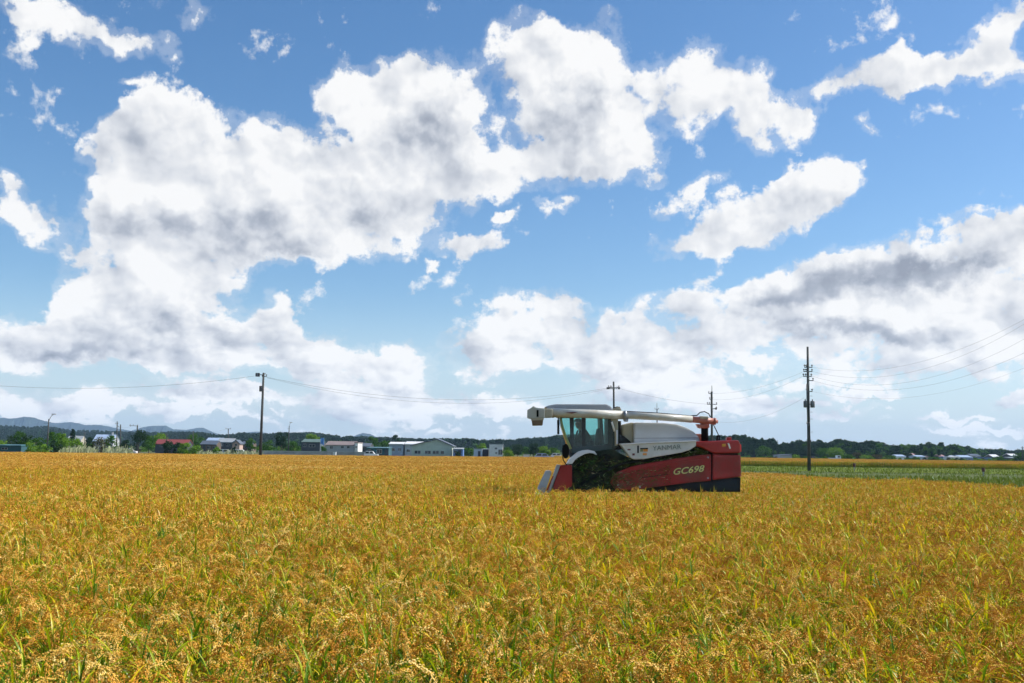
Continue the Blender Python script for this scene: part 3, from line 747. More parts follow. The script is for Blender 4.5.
def house(name, px0, px1, py_eave, py_ridge, Y, depth, wk, rk, form, label, cat='house', group=None, wins=(), door=None, skew=0.0, chimney=False):
    """form: 'side' ridge runs left-right, 'front' gable faces the camera, 'flat' parapet roof, 'mono' single slope"""
    if px1 < 260 and form != 'mono': depth *= .5
    x0, x1 = ext(px0, Y), ext(px1, Y); c = (x0+x1)/2; w = (x1-x0)
    pm = (px0+px1)/2; ze = at(pm, py_eave, Y).z; zr = at(pm, py_ridge, Y if form in ('front', 'flat') else Y+depth/2).z
    ze = max(1.6, ze); zr = max(zr, ze+.15)
    o = empty(name, (c, Y, 0), label, cat, group)
    hw = w/2*.965; oh = w/2
    b = MB(); ov = .4
    if form == 'side':
        b.box((c, Y+depth/2, ze/2), (2*hw, depth, ze))
        for s_ in (-1, 1): b.add([(c+s_*hw, Y, ze), (c+s_*hw, Y+depth, ze), (c+s_*hw, Y+depth/2, zr-.05)], [(0, 1, 2) if s_ > 0 else (0, 2, 1)])
        r = MB(); t = .16
        sl = (zr-ze)/(depth/2)
        pts = [(-ov, ze-ov*sl), (depth/2, zr), (depth+ov, ze-ov*sl), (depth+ov, ze-ov*sl+t), (depth/2, zr+t), (-ov, ze-ov*sl+t)]
        vs = [(c-oh, Y+a, z) for a, z in pts]+[(c+oh, Y+a, z) for a, z in pts]
        r.add(vs, [(0, 1, 7, 6), (1, 2, 8, 7), (2, 3, 9, 8), (3, 4, 10, 9), (4, 5, 11, 10), (5, 0, 6, 11), (0, 5, 4, 1), (1, 4, 3, 2), (6, 7, 10, 11), (7, 8, 9, 10)])
    elif form == 'front':
        b.prism([(c-hw, 0), (c+hw, 0), (c+hw, ze), (c+skew*hw, zr-.06), (c-hw, ze)], Y, Y+depth)
        r = MB(); t = .25; k = c+skew*hw
        r.prism([(c-oh-.2, ze-.15), (k, zr), (c+oh+.2, ze-.15), (c+oh+.2, ze-.15+t), (k, zr+t), (c-oh-.2, ze-.15+t)], Y-.5, Y+depth+.3)
    elif form == 'flat':
        b.box((c, Y+depth/2, zr/2-.1), (2*hw, depth, zr-.2))
        r = MB(); r.box((c, Y+depth/2, zr-.1), (2*hw+.25, depth+.25, .22))
    else:
        b.prism([(c-hw, 0), (c+hw, 0), (c+hw, ze), (c-hw, ze)], Y, Y+depth)
        r = MB(); vs = [(c-oh, Y-ov, ze+.01), (c+oh, Y-ov, ze+.01), (c+oh, Y+depth+ov, zr), (c-oh, Y+depth+ov, zr)]
        vs += [(a, q, z+.14) for a, q, z in vs]; r.add(vs, [(3, 2, 1, 0), (4, 5, 6, 7), (0, 1, 5, 4), (1, 2, 6, 5), (2, 3, 7, 6), (3, 0, 4, 7)])
    b.build('wall', wallm(wk), o); ro = r.build('roof', roofm(rk), o)
    if chimney:
        q = MB(); q.box((c+hw*.55, Y+depth/2, zr+.3), (.5, .5, 1.1)); q.build('chimney', wallm('grey'), ro)
    for (a0, a1, q0, q1) in wins:
        wx0, wx1 = ext(a0, Y), ext(a1, Y); z1 = at(pm, q0, Y).z; z0 = max(.1, at(pm, q1, Y).z)
        fr = MB(); fr.box(((wx0+wx1)/2, Y-.03, (z0+z1)/2), (wx1-wx0, .08, z1-z0)); f_ = fr.build('window', M_FRAME, o)
        pn = MB(); cx_, wz = (wx0+wx1)/2, (wx1-wx0)
        for s_ in (-1, 1): pn.box((cx_+s_*wz*.24, Y-.08, (z0+z1)/2), (wz*.43, .03, (z1-z0)*.86))
        pn.build('pane', M_GLASSD, f_)
    if door:
        a0, a1, q0 = door; wx0, wx1 = ext(a0, Y), ext(a1, Y); z1 = at(pm, q0, Y).z
        d_ = MB(); d_.box(((wx0+wx1)/2, Y-.04, z1/2), (wx1-wx0, .1, z1)); d_.build('door', wallm('dark'), o)
    return o
G1 = 'houses and sheds beyond the far edge of the rice on the left'
G2 = 'village houses below the wood on the right'
house('low_shed', -14, 22, 447.8, 447.2, 168, 4, 'teal', 'teal', 'mono', 'low teal shed at the far left behind the rice edge', 'shed', wins=[(2, 8, 447.6, 449.5)])
house('house', 66, 81, 440, 436.2, 330, 8, 'cream', 'palegreen' if 'palegreen' in ROOFS else 'grey', 'side', 'small grey roofed house half hidden behind bushes and pale pampas', 'house', G1, [(70, 73, 441, 443)])
house('house', 92.5, 113, 440.6, 435.0, 300, 10, 'grey', 'paleblue', 'side', 'house with blue grey sloping roof and chimney between two bushes', 'house', G1, [(97, 100, 442, 444.5), (104, 108, 442, 444.5)], chimney=True)
house('long_shed', 154.5, 187.5, 443.8, 439.9, 285, 10, 'dark', 'red', 'side', 'long shed with a faded red roof above dark shrubs', 'shed', G1, [(160, 164, 445, 447), (172, 177, 445, 447)])
house('house', 200, 217, 444.2, 441.2, 262, 8, 'brown', 'slate', 'side', 'low house with dark slate roof and a white porch post', 'house', G1, [(207, 210, 446, 449), (213, 215, 446, 449)], door=(203, 205.5, 445))
house('house', 206, 222, 440.4, 438.2, 330, 8, 'grey', 'paleblue', 'side', 'pale roofed house rising behind the dark slate one', 'house', G1, [(212, 215, 441, 442.5)])
house('house', 217, 233, 442, 438.8, 276, 9, 'dark', 'grey', 'side', 'wide house with pale grey roof over a dark ground floor', 'house', G1, [(220, 223, 443.5, 446), (226, 229, 443.5, 446)])
house('house', 232, 239.5, 443.8, 440.6, 268, 7, 'pink', 'slate', 'front', 'narrow pinkish gable house with one dark window', 'house', G1, [(234.6, 237, 443.8, 446)])
house('house', 241, 253, 444.5, 441.8, 290, 8, 'brown', 'slate', 'side', 'dark roofed brown house just left of the tall pole', 'house', G1, [(245, 248, 446, 448)])
house('house', 301, 320, 442.2, 439.6, 300, 9, 'dark', 'green', 'side', 'dark green roofed house beside the blue and white sign', 'house', G1, [(303, 306, 444, 447), (309, 315, 444.5, 447)], door=(306.5, 308, 445))
house('long_building', 325, 354.5, 445.2, 441.8, 262, 9, 'grey', 'brown', 'side', 'long pale building with brown roof and two dark windows', 'building', G1, [(341, 343.8, 446, 448.2), (347, 349.6, 446, 448.2), (330, 333, 446, 449)])
house('sunlit_end_block', 354.6, 357.8, 442.8, 442.4, 260, 8, 'white', 'brown', 'flat', 'narrow white block painting the sunlit right end of the long pale building', 'building', G1, [(355.4, 356.8, 446, 448)])  # white walls stand in for the sunlit end face of the long building
house('house', 358.5, 370, 446.6, 443.6, 300, 8, 'dark', 'slate', 'side', 'small dark house with a slate roof right of the long pale building', 'house', G1, [(363.2, 365, 445.9, 447.6)])
house('carport', 366, 389, 448.4, 447.4, 225, 6, 'teal', 'teal', 'mono', 'teal roofed open carport left of the white roofed sheds', 'carport', G1, [(368, 371, 449.4, 452), (376.8, 382, 449.2, 453.5)], door=(384.5, 388, 449.4))
house('shed', 388.5, 403.5, 444.2, 442.4, 300, 10, 'bluegrey', 'white', 'side', 'shed with dark blue grey wall and thin white roof, left of two', 'shed', G1, [(391, 395, 448, 451), (398, 401, 448, 451)])
house('shed', 404.5, 425, 444.4, 442.0, 300, 12, 'grey', 'white', 'side', 'grey shed with wide white roof tucked behind the big gable barn', 'shed', G1, [(406.5, 410, 449, 452)])
house('gable_barn', 411, 452.5, 445.8, 439.4, 262, 14, 'palegreen', 'slate', 'front', 'big pale gable barn with dark roof edge and four open bays', 'barn', None, [(414.5, 420.8, 450.6, 454), (424.8, 431, 450.6, 454), (432.6, 439, 450.6, 454), (440.8, 444, 450.6, 454)], skew=.25)
house('shed', 452.8, 463, 449.4, 448.2, 258, 7, 'blue', 'grey', 'mono', 'small blue shed against the right side of the big gable barn', 'shed', G1, [(454, 457, 450.5, 453)], door=(458, 461, 450))
house('shed', 473.6, 482, 449.2, 448.6, 262, 6, 'paleblue', 'grey', 'flat', 'square pale blue shed standing alone left of the two storey block', 'shed', G1, door=(478, 480.5, 451))
house('shed', 482.4, 488.6, 449.8, 449.0, 270, 6, 'dark', 'slate', 'mono', 'low black shed squeezed between pale blue shed and white block', 'shed', G1, door=(484, 487, 451))
house('two_storey_block', 489, 503, 445, 444.0, 262, 8, 'white', 'grey', 'flat', 'white two storey flat roofed block with dark balcony recess', 'building', G1, [(494.6, 497.2, 447.6, 449.4), (495.4, 497, 452, 454), (498.2, 502.6, 449.2, 455)])
house('house', 779, 792, 457.4, 455.2, 345, 8, 'grey', 'slate', 'side', 'low slate roofed house at the foot of the wood behind the harvester', 'house', G2, [(782, 785, 458, 459)])
house('house', 896.5, 906, 457.2, 455.0, 420, 8, 'white', 'paleblue', 'side', 'whitish house with pale blue roof, first of the village from the left', 'house', G2, [(899, 901, 457.6, 458.8)])
house('house', 912.5, 918.5, 455.8, 453.6, 450, 8, 'brown', 'pink', 'side', 'brown house under a dull pink roof above the pale blue one', 'house', G2, [(914, 916, 456.4, 457.6)])
house('house', 916.2, 925.4, 458.0, 455.6, 425, 8, 'paleblue', 'paleblue', 'side', 'low pale blue house right below the dull pink roof', 'house', G2, [(918, 920, 458.6, 459.8), (922, 924, 458.6, 459.8)])
house('house', 925.6, 929.8, 458.6, 457.0, 430, 6, 'cream', 'brown', 'front', 'tiny cream gable house beside the low pale blue house', 'house', G2, [(927, 928.4, 458.8, 460)])
house('house', 939.6, 946, 457.4, 455.0, 440, 8, 'brown', 'pink', 'side', 'pink roofed brown house left of the white tower house', 'house', G2, [(941, 943, 458, 459.4)])
house('house', 944.6, 949.6, 458.2, 456.8, 425, 6, 'blue', 'blue', 'side', 'small deep blue house between pink roof and white tower house', 'house', G2, [(946, 948, 458.8, 460)])
house('house', 950.4, 960.2, 459.8, 458.6, 410, 7, 'white', 'white', 'side', 'low bright white house whose tower sticks up at its left', 'house', G2, [(956, 958.4, 460.2, 461.2)])
house('white_tower', 951.8, 954.6, 456.6, 455.8, 422, 3, 'white', 'white', 'front', 'narrow white tower rising behind the low bright white house', 'tower', G2, [(952.6, 953.8, 457.4, 458.4)])
house('barn', 960.4, 972.6, 458.6, 455.6, 415, 10, 'bluegrey', 'paleblue', 'side', 'wide barn with shiny pale blue roof in the middle of the village', 'barn', G2, [(963, 966, 459.4, 461), (968, 970, 459.4, 461)])
house('house', 971, 981, 456.2, 454.2, 470, 8, 'white', 'slate', 'side', 'white walled house with dark roof behind the pale blue barn', 'house', G2, [(973, 975, 456.6, 457.8)])
house('warehouse', 982, 993, 458.0, 457.0, 410, 10, 'blue', 'slate', 'flat', 'boxy deep blue warehouse beside the field edge on the right', 'warehouse', G2, [(984, 986.5, 459, 460.5), (988.5, 991, 459, 460.5)])
house('house', 992.6, 1000, 457.0, 454.8, 460, 8, 'brown', 'white', 'side', 'house with bright white roof right of the blue warehouse', 'house', G2, [(995, 997, 457.8, 459)])
house('house', 1010.6, 1018.4, 455.8, 454.0, 480, 8, 'dark', 'white', 'side', 'dark house with thin white roof near the right edge', 'house', G2, [(1012.5, 1015, 456.4, 457.6)])
house('house', 1008, 1016, 459.6, 457.4, 430, 7, 'dark', 'grey', 'side', 'dark grey roofed house below the thin white roof at far right', 'house', G2, [(1010.5, 1012.5, 460, 461.2)])

# sign tower: blue box on a white column
def sign_tower():
    Y = 285; x = ext(322, Y); o = empty('sign_tower', (x, Y, 0), 'blue and white roadside sign tower left of the long pale building', 'sign')
    b = MB(); b.box((x-.15, Y, 1.6), (.55, .5, 3.2)); b.build('column', mat('sign_white', (.7, .72, .75), .5), o)
    z1 = at(322, 439, Y).z
    b = MB(); b.box((x, Y, (z1+2.6)/2+.3), (.95, .4, z1-2.6)); b.build('sign_box', mat('sign_blue', (.05, .20, .50), .4), o, .03)
sign_tower()
def low_wall():
    Y = 235; x0, x1 = ext(258, Y), ext(366, Y)
    o = empty('roadside_wall', ((x0+x1)/2, Y, 0), 'long low pale concrete roadside wall beyond the rice, in front of the houses', 'wall')
    b = MB(); b.box(((x0+x1)/2, Y, .55), (x1-x0, .25, 1.1)); b.build('concrete_panel', mat('concrete', (.36, .36, .34), .9, var=.2, scale=.8, dirt=(.18, .17, .14), dirtscale=.6), o, .02)
    b = MB(); b.box(((x0+x1)/2, Y, 1.16), (x1-x0+.1, .34, .12)); b.build('coping', mat('concrete_light', (.45, .45, .43), .9), o)
low_wall()
sheet('road', [(-90, 224), (2, 224), (2, 231), (-90, 231)], .012, mat('asphalt', (.055, .055, .058), .9, var=.2, scale=1.5))
# shrubs on the roadside bank
def box_cabinet(px0, px1, py0, Y, colr, label, name='utility_box'):
    x0, x1 = ext(px0, Y), ext(px1, Y); z = at(px0, py0, Y).z; c = (x0+x1)/2
    o = empty(name, (c, Y, 0), label, 'box')
    b = MB(); b.box((c, Y, z/2+.06), (x1-x0, .5, z-.12)); b.build('cabinet', mat('cabinet_'+name+str(int(px0)), colr, .5, dirt=tuple(q*.5 for q in colr)), o, .02)
    b = MB(); b.box((c, Y, z+.03), (x1-x0+.08, .6, .06)); b.build('lid', mat('cabinet_lid', (.5, .5, .5), .5), o)
    b = MB(); b.box((c, Y-.27, z*.55), ((x1-x0)*.8, .03, z*.7)); d_ = b.build('door', mat('cabinet_door', tuple(q*.85 for q in colr), .5), o)
    b = MB(); b.box((c+(x1-x0)*.3, Y-.30, z*.55), (.03, .04, .14)); b.build('handle', M_FRAME, d_)
box_cabinet(333.2, 336.2, 452.2, 172, (.75, .76, .76), 'small white cabinet at the far rice edge below the long building')
box_cabinet(935.2, 937.4, 461.4, 305, (.16, .30, .55), 'bright blue cabinet on the far field edge below the village', 'irrigation_box')
box_cabinet(951.4, 953.6, 461.8, 305, (.22, .28, .36), 'dull blue grey cabinet right of the bright blue one', 'irrigation_box')
box_cabinet(523, 530, 454.6, 190, (.62, .50, .30), 'low tan crate stack at the rice edge left of the parked blue car', 'crate_box')

# cars ---------------------------------------------------------------
M_TYRE = mat('tyre_rubber', (.02, .02, .02), .85); M_RIM = mat('wheel_rim', (.45, .46, .48), .35, .8)
M_CARGLASS = mat('car_glass', (.02, .03, .035), .08, spec=.9)
def car(px, Y, L, colr, label, kind='car', flip=False, key=''):
    x = ext(px, Y); s = -1 if flip else 1
    o = empty('pickup_truck' if kind == 'truck' else 'parked_car', (x, Y, 0), label, 'truck' if kind == 'truck' else 'car')
    def X(a): return x+s*a*L
    cm = mat('car_paint_'+key, colr, .3, coat=.6, var=.03)
    W_ = 1.45; y0 = Y-W_/2
    b = MB()
    if kind == 'car':
        b.prism([(X(-.5), .28), (X(.5), .28), (X(.5), .66), (X(.47), .78), (X(.26), .86), (X(-.48), .92), (X(-.5), .7)], y0, y0+W_); b.build('body', cm, o, .04)
        b = MB(); b.prism([(X(-.46), .90), (X(.26), .84), (X(.10), 1.42), (X(-.36), 1.44)], y0+.10, y0+W_-.10); cb = b.build('cabin', cm, o, .04)
        for (a, c) in (((-.41), (-.14)), ((-.11), (.18))):
            b = MB(); b.prism([(X(a), .93), (X(c), .93), (X(c-.05 if c > 0 else c), 1.34), (X(a+.04), 1.34)], y0+.08, y0+.12); b.build('window', M_CARGLASS, cb)
    else:
        b.prism([(X(-.5), .42), (X(.5), .42), (X(.5), .60), (X(-.5), .60)], y0+.05, y0+W_-.05); b.build('chassis', mat('truck_chassis', (.03, .03, .03), .7), o)
        b = MB(); b.prism([(X(.12), .5), (X(.5), .5), (X(.49), 1.1), (X(.42), 1.72), (X(.14), 1.75)], y0, y0+W_); cb = b.build('cab', cm, o, .04)
        b = MB(); b.prism([(X(.20), 1.12), (X(.45), 1.12), (X(.40), 1.6), (X(.20), 1.62)], y0-.01, y0+.03); b.build('window', M_CARGLASS, cb)
        b = MB()
        b.box((X(-.20), Y, .66), (L*.6, W_, .06)); b.box((X(-.20), y0+.03, .84), (L*.6, .04, .34)); b.box((X(-.20), y0+W_-.03, .84), (L*.6, .04, .34)); b.box((X(-.49), Y, .84), (.04, W_-.1, .34))
        b.build('cargo_bed', cm, o)
    for a in (-.32, .32):
        for yy in (y0+.02, y0+W_-.20):
            b = MB(); b.tube([(X(a), yy, .28), (X(a), yy+.18, .28)], .28, 14); w_ = b.build('wheel', M_TYRE, o)
            b = MB(); b.tube([(X(a), yy-.01, .28), (X(a), yy+.19, .28)], .16, 10); b.build('rim', M_RIM, w_)
    for yy in (y0+.2, y0+W_-.2):
        b = MB(); b.box((X(.5), yy, .62), (.06, .22, .12)); b.build('headlight', mat('headlamp_glass', (.7, .7, .68), .15), o)
        b = MB(); b.box((X(-.5), yy, .66), (.05, .16, .12)); b.build('taillight', mat('tail_lamp', (.4, .02, .02), .3), o)
    return o
car(119.6, 215, 3.6, (.75, .76, .77), 'white car parked behind pampas and below the two slim poles', key='w1')
car(129.8, 222, 3.3, (.66, .62, .60), 'off white car half hidden behind dark tree on the left', key='w2')
car(225.8, 215, 3.7, (.76, .77, .78), 'white car parked in front of the wide grey roofed house', key='w1')
car(234.2, 218, 3.3, (.78, .78, .78), 'white car parked before the pinkish gable house', flip=True, key='w1')
car(241.3, 214, 3.5, (.70, .72, .70), 'pale car parked left of the tall pole, right of the gable house', key='w3')
car(544, 205, 3.9, (.30, .34, .50), 'blue grey car parked left of the harvester on the field edge', key='bl')
car(557.8, 250, 3.4, (.78, .79, .80), 'white car seen beside the harvester mirror', key='w1')
car(371.5, 212, 3.0, (.78, .79, .80), 'small white van by the teal carport', key='w1')
car(813.2, 300, 3.3, (.03, .03, .035), 'black car behind the far rice strip, right of the tallest pole', key='bk')
car(834.6, 298, 3.4, (.62, .70, .74), 'pale little pickup parked beyond the far rice strip', 'truck', key='tr')
# field stakes
def stake(px, py0, py1, Y, label):
    x = ext(px, Y); z1 = at(px, py0, Y).z
    o = empty('marker_stake', (x, Y, 0), label, 'stake', 'marker stakes on the green meadow')
    b = MB(); b.tube([(x, Y, 0), (x, Y, z1)], .06, 8); b.build('post', mat('stake_post', (.40, .42, .44), .6), o)
    b = MB(); zc = at(px, py1, Y).z; b.tube([(x, Y, zc), (x, Y, z1+.04)], .15, 10); b.build('marker', mat('stake_marker', (.10, .035, .02), .6), o, .01)
stake(982.8, 468.2, 471.8, 92, 'dark capped marker stake on the meadow at far right')
stake(854.0, 463.6, 467.0, 112, 'rusty capped marker stake on the meadow near the tallest pole')

# ------------------------------------------------------------------ trees near the houses, each its own
GS = 'bushes along the left edge of the rice'
for (px, py, Y, w, k, tn, lb) in [
 (2, 441, 172, 12, 'shrub', 'light', 'pale green bush at the extreme left'),
 (11, 436.5, 182, 14, 'shrub', 'dark', 'dark bush beside the pale one at the extreme left'),
 (19, 432.5, 190, 13, 'broad', 'mid', 'tall round tree rising over the low teal shed'),
 (27.5, 434.5, 184, 12, 'shrub', 'dark', 'very dark bush right of the tall round tree'),
 (34, 436, 178, 14, 'shrub', 'mid', 'mid green bush left of the street lamp'),
 (31, 443.5, 160, 12, 'shrub', 'light', 'low bright green bush at the rice edge left of the street lamp'),
 (42, 438.5, 168, 12, 'shrub', 'mid', 'leafy bush at the foot of the street lamp'),
 (44, 445, 156, 13, 'shrub', 'light', 'low bright bush right at the rice edge under the street lamp'),
 (53, 433.5, 176, 13, 'broad', 'mid', 'yellowish green tree just right of the street lamp'),
 (60.5, 434.5, 180, 12, 'broad', 'light', 'light green tree second right of the street lamp'),
 (55, 441, 166, 13, 'shrub', 'dark', 'dark bush below the yellowish green tree'),
 (67, 439, 178, 14, 'shrub', 'light', 'broad pale bush left of the pampas'),
 (77, 438.8, 190, 15, 'shrub', 'light', 'round pale bush in front of small grey roofed house'),
]: plant(px, py, Y, w, k, tn, lb, 'tree' if k == 'broad' else 'bush', GS)
plant(72, 428.8, 330, 7, 'conifer', 'dark', 'lone dark conifer against the hills left of the blue grey roof', 'tree')
plant(89, 438, 215, 9, 'shrub', 'dark', 'dark bush behind the right end of the pampas', 'bush')
plant(101, 438.6, 186, 17, 'shrub', 'brown', 'brownish bush hiding the blue grey roofed house', 'bush')
plant(112, 435, 205, 12, 'shrub', 'mid', 'green bush to the left of the two slim poles', 'bush')
plant(125, 441, 190, 9, 'shrub', 'dark', 'small dark bush right of the parked white car', 'bush')
plant(139, 431.5, 200, 15, 'broad', 'dark', 'big dark tree left of the red roofed shed', 'tree')
plant(149, 436.5, 220, 13, 'broad', 'mid', 'mid green tree right beside the big dark tree', 'tree')
plant(160, 434.2, 310, 12, 'broad', 'light', 'light tree showing above left end of the red roof', 'tree')
plant(168.5, 441.8, 200, 11, 'shrub', 'dark', 'dark rounded bush before the red roofed shed, left of two', 'bush')
plant(178, 443.2, 200, 9, 'shrub', 'dark', 'dark rounded bush before the red roofed shed, right of two', 'bush')
plant(186.5, 444, 195, 13, 'shrub', 'light', 'light green bush below the right end of the red roof', 'bush')
plant(194, 435, 300, 15, 'broad', 'mid', 'full green tree between red roof and slate roof', 'tree')
plant(195, 446, 185, 12, 'shrub', 'light', 'low light green hedge bush left of the white porch post', 'bush')
plant(216, 447, 190, 7, 'shrub', 'light', 'small garden bush in front of the slate roofed house', 'bush')
plant(234.5, 446.5, 190, 5, 'shrub', 'dark', 'small dark bush before the pinkish gable', 'bush')
plant(251, 439.5, 260, 9, 'broad', 'mid', 'slim green tree touching the tall leaning pole', 'tree')
plant(267, 441, 250, 14, 'shrub', 'mid', 'wide green bush right of the tall leaning pole', 'bush')
plant(281.5, 432.2, 255, 12, 'broad', 'dark', 'tall dark tree next to the slim lamp mast', 'tree')
plant(293, 442, 250, 11, 'shrub', 'mid', 'soft green bush left of the dark green roofed house', 'bush')
plant(311.5, 435.4, 330, 15, 'broad', 'light', 'bright green tree behind the dark green roofed house', 'tree')
plant(323.5, 446.4, 240, 6, 'shrub', 'mid', 'small bush at the foot of blue and white sign', 'bush')
plant(372, 438, 360, 11, 'broad', 'mid', 'tree standing behind the small dark house', 'tree')
plant(385, 441.5, 340, 12, 'broad', 'mid', 'tree standing over the teal carport', 'tree')
plant(396, 436.5, 400, 9, 'broad', 'dark', 'dark tree behind the left white roofed shed', 'tree')
plant(457.5, 452.3, 200, 5, 'shrub', 'dark', 'little dark bush in front of the small blue shed', 'bush')
plant(468, 449, 300, 11, 'shrub', 'mid', 'bush between the small blue shed and square pale shed', 'bush')
plant(482, 444.5, 340, 10, 'broad', 'light', 'light tree behind the square pale blue shed', 'tree')
plant(507, 448, 240, 7, 'shrub', 'mid', 'bush against the right side of white two storey block', 'bush')
plant(517.5, 445.5, 260, 13, 'broad', 'dark', 'dark round tree second right of the white two storey block', 'tree')
plant(526, 447.5, 300, 8, 'broad', 'mid', 'mid green tree above the tan crate stack', 'tree')
plant(533.5, 444.5, 270, 12, 'broad', 'dark', 'dark tree between tan crate stack and blue grey car', 'tree')
plant(544, 446.5, 250, 10, 'broad', 'light', 'yellowish tree behind the blue grey car', 'tree')
plant(553, 448.5, 280, 9, 'shrub', 'mid', 'bush just left of the harvester cab', 'bush')
plant(508, 450.8, 225, 10, 'shrub', 'light', 'low pale bush in front of the dark round tree', 'bush')
GR = 'trees in front of the wood on the right'
for (px, py, Y, w, k, tn, lb) in [
 (744, 438.5, 520, 15, 'broad', 'dark', 'big dark tree touching the tail of the harvester'),
 (757, 442, 500, 16, 'broad', 'dark', 'wide dark tree second right of the harvester'),
 (763, 447, 420, 14, 'broad', 'mid', 'rounded mid green tree in front of the wide dark one'),
 (773.5, 441, 510, 11, 'broad', 'dark', 'flat topped dark tree left of the gap in the skyline'),
 (799, 441.5, 520, 9, 'broad', 'dark', 'dark tree just left of the tallest pole'),
 (795.5, 455, 360, 8, 'shrub', 'light', 'light round bush right of low slate roofed house'),
 (803, 447, 470, 12, 'broad', 'dark', 'full dark tree directly behind the tallest pole'),
 (821.5, 441.2, 540, 6, 'conifer', 'dark', 'pointed dark conifer right of the tallest pole'),
 (825, 449, 430, 15, 'broad', 'mid', 'broad tree below the pointed conifer'),
 (835, 448.5, 420, 16, 'broad', 'light', 'large round light green tree above the little pickup'),
 (842, 441.5, 560, 9, 'broad', 'dark', 'blocky dark tree standing proud of the skyline'),
 (862, 443.2, 570, 4, 'conifer', 'dark', 'slender conifer spire left of the broad wood hump'),
 (857, 453, 390, 9, 'shrub', 'brown', 'brownish bush behind the rusty capped stake'),
 (866, 455.5, 370, 12, 'shrub', 'light', 'low light bush below the broad wood hump'),
 (848, 455, 360, 14, 'shrub', 'mid', 'low green bush right of the little pickup'),
 (877, 455, 400, 12, 'shrub', 'brown', 'dull brown bush left of the first village house'),
 (890.5, 456, 410, 10, 'broad', 'mid', 'small tree touching the first village house'),
 (917, 449, 540, 6, 'broad', 'dark', 'small dark tree above dull pink roof'),
 (921.5, 446.8, 545, 4, 'conifer', 'dark', 'thin pointed conifer above the low pale blue house'),
 (929.5, 443.8, 520, 11, 'broad', 'dark', 'tallest dark tree of the village, standing over the cream gable'),
 (935, 447.5, 500, 9, 'broad', 'dark', 'dark tree clinging to the right of the tallest village tree'),
 (941, 443.6, 540, 6, 'broad', 'dark', 'slim round headed tree above the pink roofed brown house'),
 (948.6, 446, 560, 3, 'conifer', 'dark', 'needle thin conifer above the white tower'),
 (909, 458.5, 400, 11, 'shrub', 'mid', 'bush between first village house and the pink roof'),
 (924, 460.8, 340, 8, 'shrub', 'dark', 'dark bush on the field edge below the low pale blue house'),
 (933, 457.5, 380, 11, 'broad', 'mid', 'green garden tree above the bright blue cabinet'),
 (978, 459, 380, 6, 'shrub', 'light', 'light bush left of the deep blue warehouse'),
 (998, 457.2, 360, 8, 'broad', 'mid', 'bushy tree right of the deep blue warehouse'),
 (1021, 453, 380, 12, 'broad', 'mid', 'large green tree at the right edge'),
 (1004, 459.5, 370, 8, 'shrub', 'mid', 'low bush second right of the deep blue warehouse'),
 (769, 457.4, 330, 8, 'shrub', 'dark', 'dark low bush on the far strip left of low slate roofed house'),
 (788, 458.2, 335, 6, 'shrub', 'light', 'small pale bush in front of the low slate roofed house'),
]: plant(px, py, Y, w, k, tn, lb, 'bush' if k == 'shrub' else 'tree', GR)
# pampas and weeds on the left bank: nobody could count the stalks
def pampas():
    rnd = random.Random(12); L = Leaves()
    for k in range(1500):
        px = rnd.choice([rnd.uniform(60, 96), rnd.uniform(60, 96), rnd.uniform(104, 132), rnd.uniform(196, 262)]); Y = rnd.uniform(152, 186) if px < 140 else rnd.uniform(178, 200)
        x = ext(px, Y); h = (rnd.uniform(1.3, 2.6) if px < 100 else rnd.uniform(.9, 1.7)) if px < 140 else rnd.uniform(.8, 1.4)
        if px < 100: h *= .75-.25*abs(px-78)/20
        h *= .45+1.1*abs(mnoise.noise(Vector((x*.35, 3, 1))))+.25*rnd.random(); a = rnd.gauss(0, .25); b = len(L.v); w = rnd.uniform(.04, .11)
        d = Vector((math.sin(a), rnd.gauss(0, .2), 1)).normalized()
        p = Vector((x, Y, 0)); q_ = rnd.random()*3.14; u = Vector((math.cos(q_)*w, math.sin(q_)*w, 0))
        L.v += [p-u, p+u, p+d*h+u*.6, p+d*h-u*.6]; L.f.append((b, b+1, b+2, b+3))
        b = len(L.v); q = p+d*h; L.v += [q-d*.5-u, q-d*.4+u, q+d*.25+u*1.2+Vector((.12, 0, 0)), q+d*.1-u]; L.f.append((b, b+1, b+2, b+3))
    me = raw_mesh('pampas_grass', [tuple(v) for v in L.v], L.f, [TM['straw']])
    o = bpy.data.objects.new('pampas_grass', me); link(o); tag(o, 'pale feathery pampas grass and weeds along the left field bank', 'pampas', None, 'stuff')
pampas()
def verge_tufts():
    rnd = random.Random(2); L = Leaves()
    for k in range(9000):
        px = rnd.uniform(735, 1100); Y = 55+100*rnd.random()**1.2; x = ext(px, Y)
        if x < 11.5 or inside(NEAR, x-1, Y) or 90 < Y+.033*(x-11) < 97.5+.0: continue
        h = rnd.uniform(.10, .34)*(1.5 if Y < 75 else 1); w = rnd.uniform(.03, .07); b = len(L.v); a = rnd.random()*3.14
        p = Vector((x, Y, 0)); u = Vector((math.cos(a)*w, math.sin(a)*w, 0)); t_ = Vector((rnd.gauss(0, .1), rnd.gauss(0, .1), h))
        L.v += [p-u, p+u, p+t_]; L.f.append((b, b+1, b+2))
    me = raw_mesh('meadow_grass', [tuple(v) for v in L.v], L.f, [crown_mat('meadow_blades', [(0, (.12, .17, .02)), (.5, (.17, .20, .04)), (1, (.22, .23, .08))])])
    o = bpy.data.objects.new('meadow_grass', me); link(o); tag(o, 'short green grass tufts over the meadow behind the harvester', 'grass', None, 'stuff')
verge_tufts()

